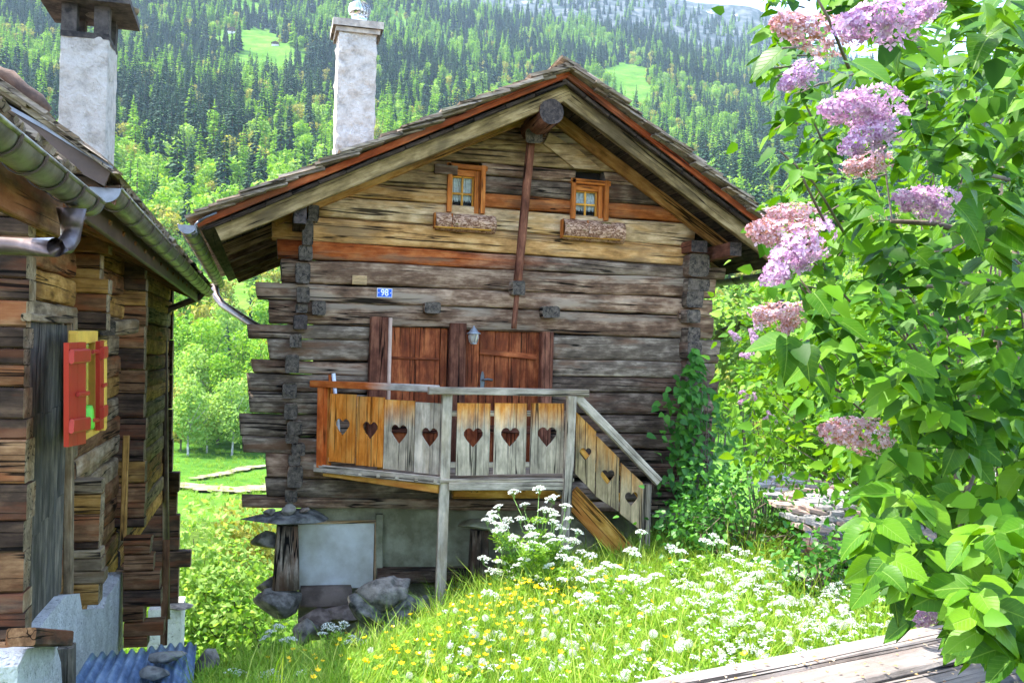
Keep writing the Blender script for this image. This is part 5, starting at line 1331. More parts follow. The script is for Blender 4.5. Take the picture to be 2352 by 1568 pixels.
for k in range(18500):
    d = 2.2+10.3*g.random()**.75; l = g.uniform(-.56, .56)*d
    x = l*R0.x+d*math.sin(YAW); y = l*R0.y+d*math.cos(YAW)
    if y > 9.4 and not (x > 1.2 and y < 10.6) and not (x > 4.6 and y < 12): continue
    if x < -1.25: continue
    u, v, _ = proj((x, y, gnd(x, y)))
    if u < 470 or (u < 1010 and y > 8.9): continue
    P.append((x, y, gnd(x, y))); R_.append((g.normal()*.12, g.normal()*.12, g.random()*6.28)); S_.append((.7+.65*g.random())); I_.append(int(g.integers(0, 5)) if g.random() < .55 else (5+int(g.integers(0, 4)) if g.random() < .9 else 9+int(g.integers(0, 2))))
scatter('meadow_grass', srcs, P, R_, S_, I_, 'lush green grass and herbs of the meadow in front of the log house')
P, R_, S_, I_ = [], [], [], []
while len(P) < 700:
    u, v = g.uniform(1000, 2150), g.uniform(1290, 1560)
    if g.random() > np.interp(u, [1000, 1400, 1700, 2150], [.12, .4, 1, .9]): continue
    q = surf_hit(u, v, .32)
    if q is None or not inpoly(u, v+20, MEADOWPOLY) or q.y > 9.6: continue
    P.append(tuple(q)); R_.append((g.normal()*.3, g.normal()*.3, g.random()*6)); S_.append(.6+.5*g.random()); I_.append(int(g.integers(0, 2)))
scatter('small_white_flowers', SMALLU, P, R_, S_, I_, 'haze of tiny white flowers among the meadow grass')

# ---- cow parsley, plant by plant
HERBF = new_mesh('fern_leaf', *herb_clump(77, 22, .05, .09, .035), HERB)
def cow_parsley(heads, d, label, base=None):
    hs = [at_d(u, v, d+g.normal()*.12) for u, v in heads]; c = sum(hs, Vector())/len(hs)
    if base is None: bp = Vector((c.x+g.normal()*.03, c.y+g.normal()*.03, 0))
    else: q = at_d(base[0], base[1], d); bp = Vector((q.x, q.y, 0))
    bp.z = gnd(bp.x, bp.y)
    t = thing('cow_parsley', label, 'flower', bp, 'cow parsley in the meadow')
    V, F = [], []
    def add(pts, r0, r1):
        v, f = tube('s', pts, r0, None, None, n=5, r1=r1, raw=True); b = len(V); V.extend(v); F.extend([tuple(b+i for i in k) for k in f])
    top = max(hs, key=lambda p: p.z); hgt = top.z-bp.z
    main = [bp-Vector((0, 0, .05)), bp.lerp(top, .5)+Vector((g.normal()*.015, g.normal()*.015, 0)), top-Vector((0, 0, .05))]
    add(main, .006, .0028)
    for i, h in enumerate(hs):
        if h is not top:
            f = min(.8, max(.25, (h.z-bp.z)/hgt*.55)); s = main[0].lerp(main[2], f); m = s.lerp(h, .55)+Vector((0, 0, -.02)); add([s, m, h-Vector((0, 0, .045))], .004, .0022)
        M = Matrix.Translation(h) @ Matrix.Rotation(g.normal()*.22, 4, 'X') @ Matrix.Rotation(g.normal()*.22, 4, 'Y') @ Matrix.Rotation(g.random()*6, 4, 'Z') @ Matrix.Scale(.75+.4*g.random(), 4)
        mobj('umbel', UMB[int(g.integers(0, 3))], t, M)
    mesh_obj('stem', V, F, STEMG, t, True, org=bp)
    for k in range(2 if len(hs) < 3 else 12):
        p = main[0].lerp(main[2], g.uniform(.15, .8)); mobj('leaf', HERBF, t, Matrix.Translation(p) @ Matrix.Rotation(g.random()*6, 4, 'Z') @ Matrix.Scale(.8+.8*g.random(), 4))
cow_parsley([(1180, 1132), (1238, 1124), (1268, 1146), (1205, 1160), (1250, 1172), (1195, 1192), (1235, 1196)], 8.3, 'tallest cow parsley with many white heads in front of the balcony stairs', (1235, 1400))
cow_parsley([(1130, 1180), (1120, 1196), (1150, 1222), (1180, 1236), (1112, 1285)], 8.2, 'cow parsley leaning towards the balcony post, left of the tallest one', (1230, 1420))
cow_parsley([(1290, 1216), (1318, 1244), (1262, 1232), (1300, 1262), (1245, 1258), (1335, 1268)], 8.25, 'cow parsley with white heads just right of the tallest one, under the stairs', (1250, 1420))
cow_parsley([(1222, 1290), (1262, 1300), (1190, 1300), (1290, 1322), (1232, 1330)], 8.0, 'lower cow parsley in front of the tallest one, among buttercups', (1240, 1440))
for (cu, cv, nh, lb) in ((1165, 1215, 7, 'cow parsley with small scattered heads nearest the balcony corner post'), (1275, 1190, 8, 'dense cow parsley directly below the balcony joist by the stair post'), (1215, 1255, 8, 'bushy cow parsley in the heart of the tall clump by the stairs'), (1305, 1300, 7, 'cow parsley with nodding heads at the right foot of the tall clump'), (1150, 1310, 5, 'short cow parsley at the left foot of the tall clump')):
    cow_parsley([(cu+g.normal()*30, cv+g.normal()*28) for _ in range(nh)], 8.1+.2*g.normal(), lb, (1235, 1420))
cow_parsley([(1472, 1224)], 8.0, 'single flat cow parsley head on a straight stem below the stair post'); cow_parsley([(1448, 1266), (1460, 1274)], 7.8, 'flat white cow parsley head just under the one below the stair post')
cow_parsley([(1392, 1298), (1375, 1310), (1412, 1304)], 7.6, 'broad cow parsley head at the foot of the stairs'); cow_parsley([(1352, 1322), (1336, 1334), (1375, 1336)], 7.4, 'cow parsley with drooping heads left of the broad one at the stair foot')
cow_parsley([(1622, 1246), (1640, 1232), (1655, 1248), (1610, 1282)], 7.9, 'cow parsley standing highest among those below the climbing vine')
cow_parsley([(1690, 1262), (1712, 1272), (1672, 1280), (1700, 1292)], 7.7, 'white-headed cow parsley right of the highest one below the vine')
cow_parsley([(1742, 1286), (1722, 1300), (1762, 1296)], 7.6, 'cow parsley near the dark hut eave at the right of the row'); cow_parsley([(1650, 1312), (1630, 1322), (1668, 1330)], 7.4, 'cow parsley with dense heads in the middle of the right-hand group')
cow_parsley([(1588, 1346), (1606, 1360), (1570, 1352)], 6.9, 'cow parsley with two broad heads on thin dark stems in mid meadow'); cow_parsley([(1552, 1338)], 7.1, 'single cow parsley head just left of the two broad heads in mid meadow')
cow_parsley([(1778, 1390), (1800, 1384), (1822, 1392)], 6.2, 'wide flat cow parsley head standing alone towards the lilac'); cow_parsley([(1838, 1428), (1856, 1432)], 6.0, 'small cow parsley head below the wide flat one near the lilac')
cow_parsley([(622, 1452), (640, 1440), (610, 1466)], 8.2, 'cow parsley under the base stones at the corner of the log house'); cow_parsley([(652, 1474), (668, 1470)], 8.0, 'cow parsley just right of the one under the base stones')
cow_parsley([(752, 1440), (770, 1446), (790, 1434), (740, 1456)], 8.2, 'cow parsley in front of the reddish base stones'); cow_parsley([(812, 1464), (796, 1478), (830, 1476)], 8.0, 'cow parsley beside the heap of boulders')
cow_parsley([(606, 1556), (620, 1548), (640, 1562)], 6.6, 'cow parsley at the very bottom edge near the corrugated sheet'); cow_parsley([(694, 1552), (708, 1548), (722, 1560)], 6.5, 'cow parsley at the bottom edge right of the one near the corrugated sheet')
cow_parsley([(872, 1550), (890, 1558)], 6.4, 'small cow parsley at the bottom edge left of the table'); cow_parsley([(1120, 1362), (1136, 1372)], 7.6, 'small cow parsley heads among the buttercups left of centre')
cow_parsley([(1500, 1400), (1515, 1408), (1488, 1412)], 6.6, 'pale cow parsley half sunk in the grass in mid meadow'); cow_parsley([(1690, 1352), (1706, 1348)], 6.9, 'cow parsley head facing up in the right of the meadow')
cow_parsley([(1924, 1350), (1940, 1344), (1908, 1362)], 6.8, 'cow parsley nearest to the hanging lilac branch')
for (cu, cv, dd_, lb) in ((1560, 1290, 7.6, 'cow parsley between the stair foot and the vine'), (1730, 1330, 7.0, 'cow parsley with loose heads right of mid meadow'), (1860, 1320, 7.0, 'cow parsley in front of the shrub by the stone roof'), (1480, 1340, 7.1, 'loose cow parsley a step in front of the stair foot'), (1960, 1395, 6.2, 'cow parsley just left of the lilac tips above the table'), (1640, 1390, 6.5, 'cow parsley low in the middle of the right meadow'), (1400, 1380, 6.8, 'fine-headed cow parsley below the stairs in open grass')):
    cow_parsley([(cu+g.normal()*24, cv+g.normal()*14) for _ in range(5)], dd_, lb)
cow_parsley([(540, 1545), (556, 1552)], 6.8, 'cow parsley in the shade between the two houses')
# ---- buttercups and dandelion clocks
def cup_mesh():
    V, F = [], []
    for k in range(5):
        a = k*1.2566; d = np.array([math.cos(a), math.sin(a), 0]); s = np.array([-d[1], d[0], 0]); b = len(V)
        V += [(0, 0, 0), tuple(d*.009+s*.008+np.array([0, 0, .006])), tuple(d*.016+np.array([0, 0, .012])), tuple(d*.009-s*.008+np.array([0, 0, .006]))]; F.append((b, b+1, b+2, b+3))
    nf = len(F)
    for k in range(3):
        a, a2 = k*2.094, (k+1)*2.094; b = len(V); r = .0016; V += [(r*math.cos(a), r*math.sin(a), 0), (r*math.cos(a2), r*math.sin(a2), 0), (r*math.cos(a2), r*math.sin(a2), -.34), (r*math.cos(a), r*math.sin(a), -.34)]; F.append((b, b+1, b+2, b+3))
    return new_mesh('buttercup', V, F, [YELF, STEMG], False, [0]*nf+[1]*3)
def clock_mesh():
    g2 = np.random.default_rng(3); V, F = [], []; n = 96
    for k in range(n):
        z = 1-2*(k+.5)/n; r = math.sqrt(1-z*z); a = k*2.39996; d = np.array([r*math.cos(a), r*math.sin(a), z]); x = np.cross(d, [0.3, .5, .8]); x /= np.linalg.norm(x); y = np.cross(d, x); c = d*.021*(.9+.15*g2.random()); s = .0023; b = len(V)
        V += [tuple(c-x*s), tuple(c-y*s), tuple(c+x*s), tuple(c+y*s)]; F.append((b, b+1, b+2, b+3))
        if True: b = len(V); V += [(0, 0, 0), tuple(c+x*.0006), tuple(c-x*.0006)]; F.append((b, b+1, b+2))
    nf = len(F)
    for k in range(6):
        a, a2 = k*1.047, (k+1)*1.047; b = len(V); q = .0035; V += [(q*math.cos(a), q*math.sin(a), 0), (q*math.cos(a2), q*math.sin(a2), 0), (0, 0, .005), (0, 0, -.006)]; F += [(b, b+1, b+2), (b+1, b, b+3)]
    for k in range(3):
        a, a2 = k*2.094, (k+1)*2.094; b = len(V); r = .0018; V += [(r*math.cos(a), r*math.sin(a), 0), (r*math.cos(a2), r*math.sin(a2), 0), (r*math.cos(a2), r*math.sin(a2), -.34), (r*math.cos(a), r*math.sin(a), -.34)]; F.append((b, b+1, b+2, b+3))
    return new_mesh('dandelion_clock', V, F, [FLUFF, STEMG], False, [0]*nf+[1]*15)
CUP, CLK = cup_mesh(), clock_mesh()
def sprinkle(n, boxes, h, me, name, label, cat, grpn, smin, smax, tilt=.5):
    k = 0; tries = 0
    wt = np.array([b[4] for b in boxes], float); wt /= wt.sum()
    while k < n and tries < n*20:
        tries += 1; b = boxes[int(g.choice(len(boxes), p=wt))]; u, v = g.normal()*b[2]+b[0], g.normal()*b[3]+b[1]
        hh = h*(.75+.5*g.random()); q = surf_hit(u, v, hh)
        if q is None or q.y > 10.3 or v > 1580 or (q.x < 0 and q.y > 9.2) or not inpoly(u, v+25, MEADOWPOLY): continue
        o = bpy.data.objects.new(name, me); COL.objects.link(o); o.location = q; o.rotation_euler = (g.normal()*tilt*.5, g.normal()*tilt*.5, g.random()*6.28); s = g.uniform(smin, smax); o.scale = (s, s, max(s, hh/.3))
        if cat == 'dandelion': o.scale = (s, s, s)
        tag(o, label, cat, grpn); k += 1
sprinkle(285, [(1180, 1365, 100, 30, 4), (1080, 1420, 90, 50, 2.5), (1520, 1262, 26, 16, 1.0), (950, 1500, 160, 40, 2.2), (1300, 1330, 60, 30, 1.6), (720, 1500, 80, 40, .8), (760, 1450, 50, 14, .5), (1450, 1500, 260, 50, .9)], .3, CUP, 'buttercup', 'small yellow buttercup in the meadow grass', 'flower', 'buttercups in the meadow', 1.0, 1.5)
sprinkle(105, [(1150, 1440, 90, 40, 1), (1600, 1440, 180, 60, 2.5), (1300, 1480, 140, 40, 1.6), (1850, 1400, 110, 50, 1.6), (1000, 1520, 120, 30, .8), (1180, 1320, 20, 12, .2), (1640, 1300, 60, 20, .3)], .27, CLK, 'dandelion_clock', 'round white dandelion seed head in the meadow grass', 'dandelion', 'dandelion seed heads in the meadow', .95, 1.4)
# ================================================================ lilac, vine, table, hut, corrugated sheet
LILLEAF = leafmat('lilac_leaf', (.018, .075, .003), (.06, .18, .005), (.14, .30, .01), .36, .5, tcol=(1.15, 1.0, .2), spec=.15)
LILBACK = leafmat('lilac_leaf_small', (.055, .16, .008), (.10, .25, .012), (.19, .36, .02), .42, .5, tcol=(1.15, 1.0, .25), spec=.15)
VINELEAF = leafmat('vine_leaf', (.025, .11, .01), (.05, .18, .016), (.10, .27, .025), .3, .45, spec=.3)
TWIG = plain('lilac_bark', (.2, .155, .11), .9, c2=(.09, .065, .045), vscale=12, bump=.4)
PET = leafmat('lilac_petal', (.44, .24, .40), (.60, .38, .53), (.74, .57, .67), .3, .6, tcol=(1, .8, 1), spec=.15)
PETB = leafmat('faded_petal', (.42, .19, .10), (.60, .38, .43), (.74, .58, .62), .3, .7, tcol=(1, .85, .9), spec=.1)
def leaf_arrays(L=1.0, W=.72, fold=.22, curl=.25, sway=0.0):
    st = [(0, .0), (-.06, .26), (.08, .43), (.28, .5), (.5, .42), (.72, .25), (.88, .10), (1.0, 0)]
    V, F = [], []
    for i, (t, w) in enumerate(st):
        z = -curl*max(0, t)**2*L; mid = max(0, t); c = (mid*L, sway*t*t, z)
        V.append(c)
        for e in (-1, 1): V.append((t*L, e*w*W*L+sway*t*t, z+fold*w*W*L+.03*math.sin(t*9+e)*w))
    for i in range(len(st)-1):
        a, b = 3*i, 3*(i+1)
        F += [(a, b, b+1, a+1), (a, a+2, b+2, b)]
    return np.array(V, float), [tuple(f) for f in F]
def tri_leaf(kind=0):
    V, F = leaf_arrays(1.0, .74, [.18, .34, .1, .28][kind], [.18, .42, .3, .05][kind], [.0, .06, -.08, .03][kind]); T = []
    for q in F: T += [(q[0], q[1], q[2]), (q[0], q[2], q[3])]
    return V, np.array(T)
LEAFV = [tri_leaf(k) for k in range(4)]
def veined():
    M = Mat('lilac_leaf_veined'); tc = M.n('TexCoord'); sp = M.n('SeparateXYZ', {0: (tc, 3)}); oi = M.n('ObjectInfo'); ay = M.math('ABSOLUTE', (sp, 1))
    base = M.ramp(M.math('ADD', (oi, 5), 0), [(0.0, (.018, .075, .003)), (.55, (.06, .18, .005)), (1.0, (.15, .31, .01))])
    nn = M.noise(M.coords((1, 1, 1)), 4, 4, .6); base = M.mix(M.math('MULTIPLY', M.math('SUBTRACT', nn, .35), .8, True), base, (.12, .25, .01))
    sv = M.math('SINE', M.math('MULTIPLY', M.math('SUBTRACT', (sp, 0), M.math('MULTIPLY', ay, .75)), 46)); svm = M.n('MapRange', {0: sv, 1: .86, 2: 1.0, 3: 0.0, 4: .16})
    mid = M.n('MapRange', {0: ay, 1: .006, 2: .022, 3: .5, 4: 0.0}); f = M.math('MAXIMUM', svm, mid)
    col = M.mix(f, base, (.22, .36, .05)); M.setc(col); M.p.inputs['Roughness'].default_value = .42; M.p.inputs['Specular IOR Level'].default_value = .18
    M.bump(M.math('SUBTRACT', 1.0, f), .35, .01)
    tr = M.n('BsdfTranslucent'); ti = M.mix(1.0, col, (1.15, 1.0, .2), 'MULTIPLY'); M.t.links.new(ti.outputs[2], tr.inputs[0]); M.link(M.n('MixShader', {0: .36, 1: M.p, 2: tr}), M.out.inputs[0]); return M.m
LILVEIN = veined()
LEAFMESH = [new_mesh('leaf', LEAFV[k][0], LEAFV[k][1], LILVEIN, True) for k in range(4)]
def lowleaf():
    V = np.array([(0, 0, 0), (.22, .36, .06), (.62, .26, .0), (1, 0, -.14), (.62, -.26, .0), (.22, -.36, .06), (.3, 0, -.02), (.65, 0, -.06)]); F = np.array([(0, 1, 6), (0, 6, 5), (1, 2, 7), (1, 7, 6), (6, 7, 4), (6, 4, 5), (2, 3, 7), (7, 3, 4)]); return V, F
LOWV, LOWF = lowleaf()
def leaf_frame(p, d, n, s):
    d = d.normalized(); y = n.cross(d)
    if y.length < 1e-3: y = d.orthogonal()
    y.normalize(); z = d.cross(y); return Matrix(((d.x*s, y.x*s, z.x*s, p.x), (d.y*s, y.y*s, z.y*s, p.y), (d.z*s, y.z*s, z.z*s, p.z), (0, 0, 0, 1)))
def merge_leaves(name, frames, mat, parent, low=True, org=None):
    V0, F0 = (LOWV, LOWF) if low else LEAFV[0]
    A_ = np.array([[list(r) for r in m] for m in frames]); W = np.einsum('nij,kj->nki', A_[:, :3, :3], V0) + A_[:, None, :3, 3]
    F = (F0[None] + (np.arange(len(frames))*len(V0))[:, None, None]).reshape(-1, 3)
    o = mesh_obj(name, W.reshape(-1, 3), F, mat, parent, True, org=org); o['kind'] = 'stuff'; return o
gr = random.Random(21)
def rv(s=1.0): return Vector((gr.gauss(0, s), gr.gauss(0, s), gr.gauss(0, s)))
def panicle_mesh(seed, mats, nfl=230, L=1.0, R=.32, fs=.052):
    g2 = np.random.default_rng(seed); V, F = [], []
    lobes = [(0.0, 0, 0, 1.0)] + [(.12+.1*k, .12*math.cos(k*2.1), .12*math.sin(k*2.1), .55) for k in range(4)]
    for k in range(nfl):
        t = g2.random()**.8; lb = lobes[int(g2.integers(0, len(lobes)))] if g2.random() < .5 else lobes[0]
        rad = R*(math.sin(min(1, t*2.2+.25)*1.57))*(1-t*.78)*lb[3]*(.75+.3*g2.random()); a = g2.random()*6.28
        c = np.array([lb[0]*.5+t*L*(1 if lb[3] == 1 else .7), lb[1]+rad*math.cos(a), lb[2]+rad*math.sin(a)])
        n = np.array([.25, math.cos(a), math.sin(a)])+g2.normal(size=3)*.35; n /= np.linalg.norm(n); x = np.cross(n, g2.normal(size=3)); x /= np.linalg.norm(x); y = np.cross(n, x); s = fs*(.7+.6*g2.random())
        for q in range(4):
            an = q*1.571; d = x*math.cos(an)+y*math.sin(an); e = np.cross(n, d); b = len(V)
            V += [tuple(c), tuple(c+d*s*.6+e*s*.38+n*s*.1), tuple(c+d*s*1.05+n*s*.02), tuple(c+d*s*.6-e*s*.38+n*s*.1)]; F.append((b, b+1, b+2, b+3))
    return new_mesh('panicle', V, F, mats)
PAN = [panicle_mesh(1, [PET]), panicle_mesh(2, [PET]), panicle_mesh(3, [PETB]), panicle_mesh(4, [PETB])]
# ---- the near lilac that fills the right of the picture
base = at_d(2560, 1900, 4.2); base.z = gnd(base.x, base.y)
lil = thing('lilac_bush', 'large lilac bush with heart-shaped leaves and pink flower clusters hanging in from the right', 'bush', base)
LPOLY = [(1745, -60), (1735, 60), (1760, 170), (1765, 330), (1800, 420), (1770, 500), (1770, 590), (1775, 680), (1790, 800), (1830, 900), (1900, 990), (1960, 1090), (1990, 1190), (1985, 1290), (2060, 1400), (2120, 1450), (2240, 1500), (2320, 1530), (2450, 1540), (2450, -60)]
BV, BF_ = [], []
def addtube(pts, r0, r1, n=6):
    v, f = tube('b', pts, r0, None, None, n=n, r1=r1, raw=True); b = len(BV); BV.extend(v); BF_.extend([tuple(b+i for i in q) for q in f])
hubs = [at_d(2330, 560, 3.7), at_d(2280, 760, 3.8), at_d(2400, 300, 3.6), at_d(2330, 1050, 3.6), at_d(2390, 1290, 2.9), at_d(2290, 100, 3.5), at_d(2440, 800, 4.0)]
for h in hubs:
    m = base.lerp(h, .55)+Vector((gr.uniform(-.1, .15), gr.uniform(-.1, .1), .1)); addtube([base+rv(.05), base.lerp(m, .5)+rv(.05), m, h], .026, .014)
PANS = ((1775, 48, 1950, 95, 2.0, 3, 1.0), (1935, 60, 2130, 30, 1.55, 0, 1.05), (1800, 195, 1880, 150, 2.4, 0, 1.1), (1890, 250, 2070, 240, 2.1, 1, 1.0), (1935, 345, 2075, 270, 2.1, 0, 1.0), (1945, 385, 2040, 370, 2.2, 2, 1.1),
        (2060, 450, 2210, 480, 2.7, 1, 1.0), (1700, 520, 1880, 560, 2.3, 3, .9), (1755, 490, 1880, 500, 2.35, 2, 1.0), (1770, 635, 1900, 520, 2.25, 0, 1.1), (1745, 720, 1850, 730, 2.5, 2, 1.2), (1800, 770, 1830, 700, 2.5, 3, 1.0), (1885, 985, 2040, 1010, 2.2, 3, 1.0), (2110, 1425, 2160, 1400, 2.2, 0, 1.2), (2090, 50, 2160, -20, 1.6, 1, 1.0))
def hides(f):
    u, v, d = proj(f[0]+f[1]*f[3]*.4)
    if u < 1722: return True
    for (u0, v0, u1, v1, dp, k, s) in PANS:
        L = math.hypot(u1-u0, v1-v0); t = ((u-u0)*(u1-u0)+(v-v0)*(v1-v0))/L/L
        off = abs((u-u0)*(v1-v0)-(v-v0)*(u1-u0))/L
        if -.25 < t < 1.0 and off < .42*L*s+12 and d < dp+.22: return True
    return False
frames = []
def leafspray(tip, dirv, n, ls):
    """paired leaves along the last stretch of a twig"""
    d = dirv.normalized()
    for i in range(n):
        p = tip - d*(i*ls*.42) + rv(.008); side = d.cross(Vector((0, 0, 1))); side = side.normalized() if side.length > .05 else Vector((1, 0, 0))
        for e in (-1, 1):
            out = (side*e*(.7+gr.random()*.4) + d*.35 + rv(.28)); out.z -= gr.uniform(.25, 1.1); out.normalize()
            nrm = (Vector((0, 0, 1))*.8 - FWD*.45 + sdir*.25 + rv(.38)).normalized()
            frames.append((p+out*ls*.22, out, nrm, ls*gr.uniform(.7, 1.2)))
nt_ = 0
while nt_ < 640:
    u, v = gr.uniform(1720, 2450), gr.uniform(-60, 1545)
    if not inpoly(u, v, LPOLY): continue
    edge = min(1, (u-1720)/500)
    dd = gr.uniform(1.9, 3.6)
    if v > 1180: dd = gr.uniform(1.45, 2.4)
    if v < 90 and gr.random() < .3: dd = gr.uniform(1.25, 2.0)
    tip = at_d(u, v, dd); h = min(hubs, key=lambda q: (q-tip).length+gr.uniform(0, .35)); dv = (tip-h)
    if dv.length < .05: continue
    mid = h.lerp(tip, .55)+Vector((0, 0, .05*dv.length))+rv(.03)
    if (nt_ % 3 == 0 and dd > 2.6) or (u < 1860 and not hides((tip, Vector((0, 0, 0)), None, 0))): addtube([tip-(tip-mid).normalized()*gr.uniform(.12, .24)+Vector((0, 0, -.02)), tip-(tip-mid).normalized()*.07+rv(.006), tip], .0035, .002, 5)
    leafspray(tip, (tip-mid), gr.randint(3, 5), gr.uniform(.044, .068) if gr.random() < .8 else gr.uniform(.07, .09)); nt_ += 1
for (pp, r0) in (([(2380, 640, 3.0), (2270, 560, 2.9), (2150, 505, 2.85), (2040, 500, 2.8)], .014), ([(2390, 560, 2.9), (2300, 520, 2.8), (2200, 560, 2.7), (2110, 590, 2.7)], .008), ([(2400, 700, 2.9), (2290, 640, 2.8), (2180, 650, 2.75), (2080, 640, 2.7), (1990, 655, 2.7)], .009),
        ([(2390, 860, 2.9), (2300, 800, 2.8), (2190, 860, 2.75), (2120, 930, 2.7)], .008), ([(2380, 1180, 2.6), (2290, 1200, 2.5), (2180, 1170, 2.4), (2100, 1190, 2.4)], .009), ([(2330, 420, 2.9), (2230, 390, 2.8), (2150, 330, 2.8)], .007), ([(2300, 1480, 2.2), (2220, 1330, 2.2), (2200, 1180, 2.3), (2240, 1050, 2.5)], .009)):
    addtube([at_d(*q)+rv(.012) for q in pp], r0, r0*.45, 6)
mesh_obj('branches', BV, BF_, TWIG, lil, True, org=base)['kind'] = 'stuff'
def score(f):
    u, v, d = proj(f[0])
    if not (-20 < u < 2372 and -20 < v < 1590): return 9
    return d/f[3]*.08
frames = [f for f in frames if not hides(f)]; frames.sort(key=score)
for f in frames[:300]: mobj('leaf', LEAFMESH[gr.randrange(4)], lil, leaf_frame(f[0], f[1], f[2], f[3]))
merge_leaves('leaves', [leaf_frame(*f) for f in frames[300:]], LILLEAF, lil, low=True, org=base)
# flower clusters: tip pixel, root pixel, distance
for (u0, v0, u1, v1, d, k, s) in PANS:
    tip, root = at_d(u0, v0, d), at_d(u1, v1, d+.05); dv = tip-root; L = dv.length
    M = leaf_frame(root, dv, Vector((0, 0, 1)), L*s) @ Matrix.Diagonal((1, 1.05, 1.05, 1))
    mobj('panicle', PAN[k], lil, M)
# ---- smaller lilac farther back, beside the house corner
def bush(name, label, cat, pts, dn, ls, mat, nleaf, trunk_at, group=None, spread=.22, pan=(), twigs=True):
    b = at_d(*trunk_at); b.z = gnd(b.x, b.y)
    t = thing(name, label, cat, b, group); fr = []; V, F = [], []
    for k in range(len(pts)):
        (u, v, d) = pts[k]; c = at_d(u, v, d)
        if twigs:
            vv, ff = tube('b', [b+rv(.05), b.lerp(c, .5)+rv(.08)+Vector((0, 0, .1)), c], .012, None, None, n=5, r1=.003, raw=True); o = len(V); V += vv; F += [tuple(o+i for i in q) for q in ff]
        for i in range(nleaf):
            p = c+Vector((gr.gauss(0, spread), gr.gauss(0, spread), gr.gauss(0, spread*.8))); o = (p-c)+rv(.1); o.z -= .06; nn = (Vector((0, 0, 1))+rv(.55)-FWD*.25).normalized()
            fr.append(leaf_frame(p, o if o.length > .01 else Vector((1, 0, 0)), nn, ls*gr.uniform(.6, 1.25)))
    if twigs: mesh_obj('branches', V, F, TWIG, t, True, org=b)['kind'] = 'stuff'
    merge_leaves('leaves', fr, mat, t, True, org=b)
    for (u, v, d, sz, k) in pan:
        p = at_d(u, v, d); mobj('panicle', PAN[k], t, leaf_frame(p, Vector((gr.uniform(-.6, -.1), gr.uniform(-.3, .3), gr.uniform(-.2, .9))), Vector((0, 1, 0)), sz))
    return t
pts = []
while len(pts) < 90:
    u, v = gr.uniform(1735, 2360), gr.uniform(730, 1120)
    if v < 760-(u-1735)*.3: continue
    pts.append((u, v, gr.uniform(7.2, 9.2)))
bush('lilac_bush', 'smaller lilac with pale purple flowers between the house corner and the big lilac', 'bush', pts, 0, .075, LILBACK, 75, (2150, 1330, 8.6), spread=.15, pan=[(1746, 762, 7.6, .16, 0), (1742, 800, 7.6, .17, 1), (1735, 818, 7.6, .13, 0), (1700, 785, 7.6, .13, 1), (1738, 912, 7.4, .15, 0), (1722, 922, 7.4, .12, 1), (1745, 935, 7.4, .1, 0), (1782, 975, 7.2, .12, 1), (1775, 955, 7.2, .08, 0), (2095, 1060, 6.9, .1, 1)])
pts = [(gr.uniform(1660, 1900), gr.uniform(700, 860), gr.uniform(12, 15)) for _ in range(26)]
bush('leafy_shrub', 'bright yellow-green shrub behind the right corner of the log house', 'shrub', pts, 0, .11, BIRCHL, 110, (1760, 1100, 13.5), spread=.32)
pts = []
for _ in range(70):
    u = gr.uniform(1590, 2000); pts.append((u, gr.uniform(1090+max(0, 1680-u)*.9, 1240), gr.uniform(8.8, 10.2)))
pts = [p for p in pts if not (p[0] > 1690 and p[1] > 1100 and gr.random() < .55)]
bush('leafy_shrub', 'dark green shrub spreading below the house corner over the stone roof', 'shrub', pts, 0, .06, VINELEAF, 55, (1700, 1310, 9.3), spread=.17)
bush('leafy_shrub', 'dark low shrub growing in front of the eave of the stone roof', 'shrub', [(gr.uniform(1800, 1960), gr.uniform(1255, 1330), gr.uniform(6.6, 7.2)) for _ in range(16)], 0, .055, VINELEAF, 45, (1880, 1400, 6.9), spread=.13)
pts = []
while len(pts) < 46:
    u, v = gr.uniform(1980, 2370), gr.uniform(120, 1120); pts.append((u, v, gr.uniform(4.4, 6.2)))
bush('leafy_shrub', 'sunlit leafy shrub seen through the branches of the big lilac', 'shrub', pts, 0, .075, LILBACK, 60, (2280, 1500, 5.4), spread=.3)
# ---- vine climbing the corner
vb = at_y(1600, 1290, 10.5); vb.z = gnd(vb.x, vb.y)
vine = thing('climbing_vine', 'green vine climbing the right corner of the log house', 'vine', vb); fr = []; V, F = [], []
prof = [(800, 1590, 1600), (850, 1575, 1618), (900, 1545, 1630), (950, 1530, 1640), (1000, 1525, 1650), (1060, 1535, 1650), (1120, 1540, 1660), (1180, 1545, 1700), (1240, 1560, 1760), (1290, 1570, 1760)]
pv = [p[0] for p in prof]
for k in range(1000):
    v = gr.uniform(800, 1290)
    if gr.random() > np.interp(v, [800, 900, 1000, 1290], [.25, .7, 1, 1]): continue
    a, b = np.interp(v, pv, [p[1] for p in prof]), np.interp(v, pv, [p[2] for p in prof]); u = gr.gauss((a+b)/2, (b-a)*.28)
    p = at_y(u, v, gr.uniform(10.35, 10.78)); o = Vector((gr.gauss(0, .7), -.5, -.45))+rv(.3); nn = (Vector((0, -.8, .9))+rv(.4)).normalized()
    fr.append((p, o, nn, gr.uniform(.07, .135)))
fr.sort(key=lambda f: -f[3]); VL = new_mesh('leaf', LEAFV[0][0]*np.array([1, .85, 1]), LEAFV[0][1], VINELEAF, True)
for f in fr[:290]: mobj('leaf', VL, vine, leaf_frame(*f))
merge_leaves('leaves', [leaf_frame(*f) for f in fr[290:]], VINELEAF, vine, True, org=vb)
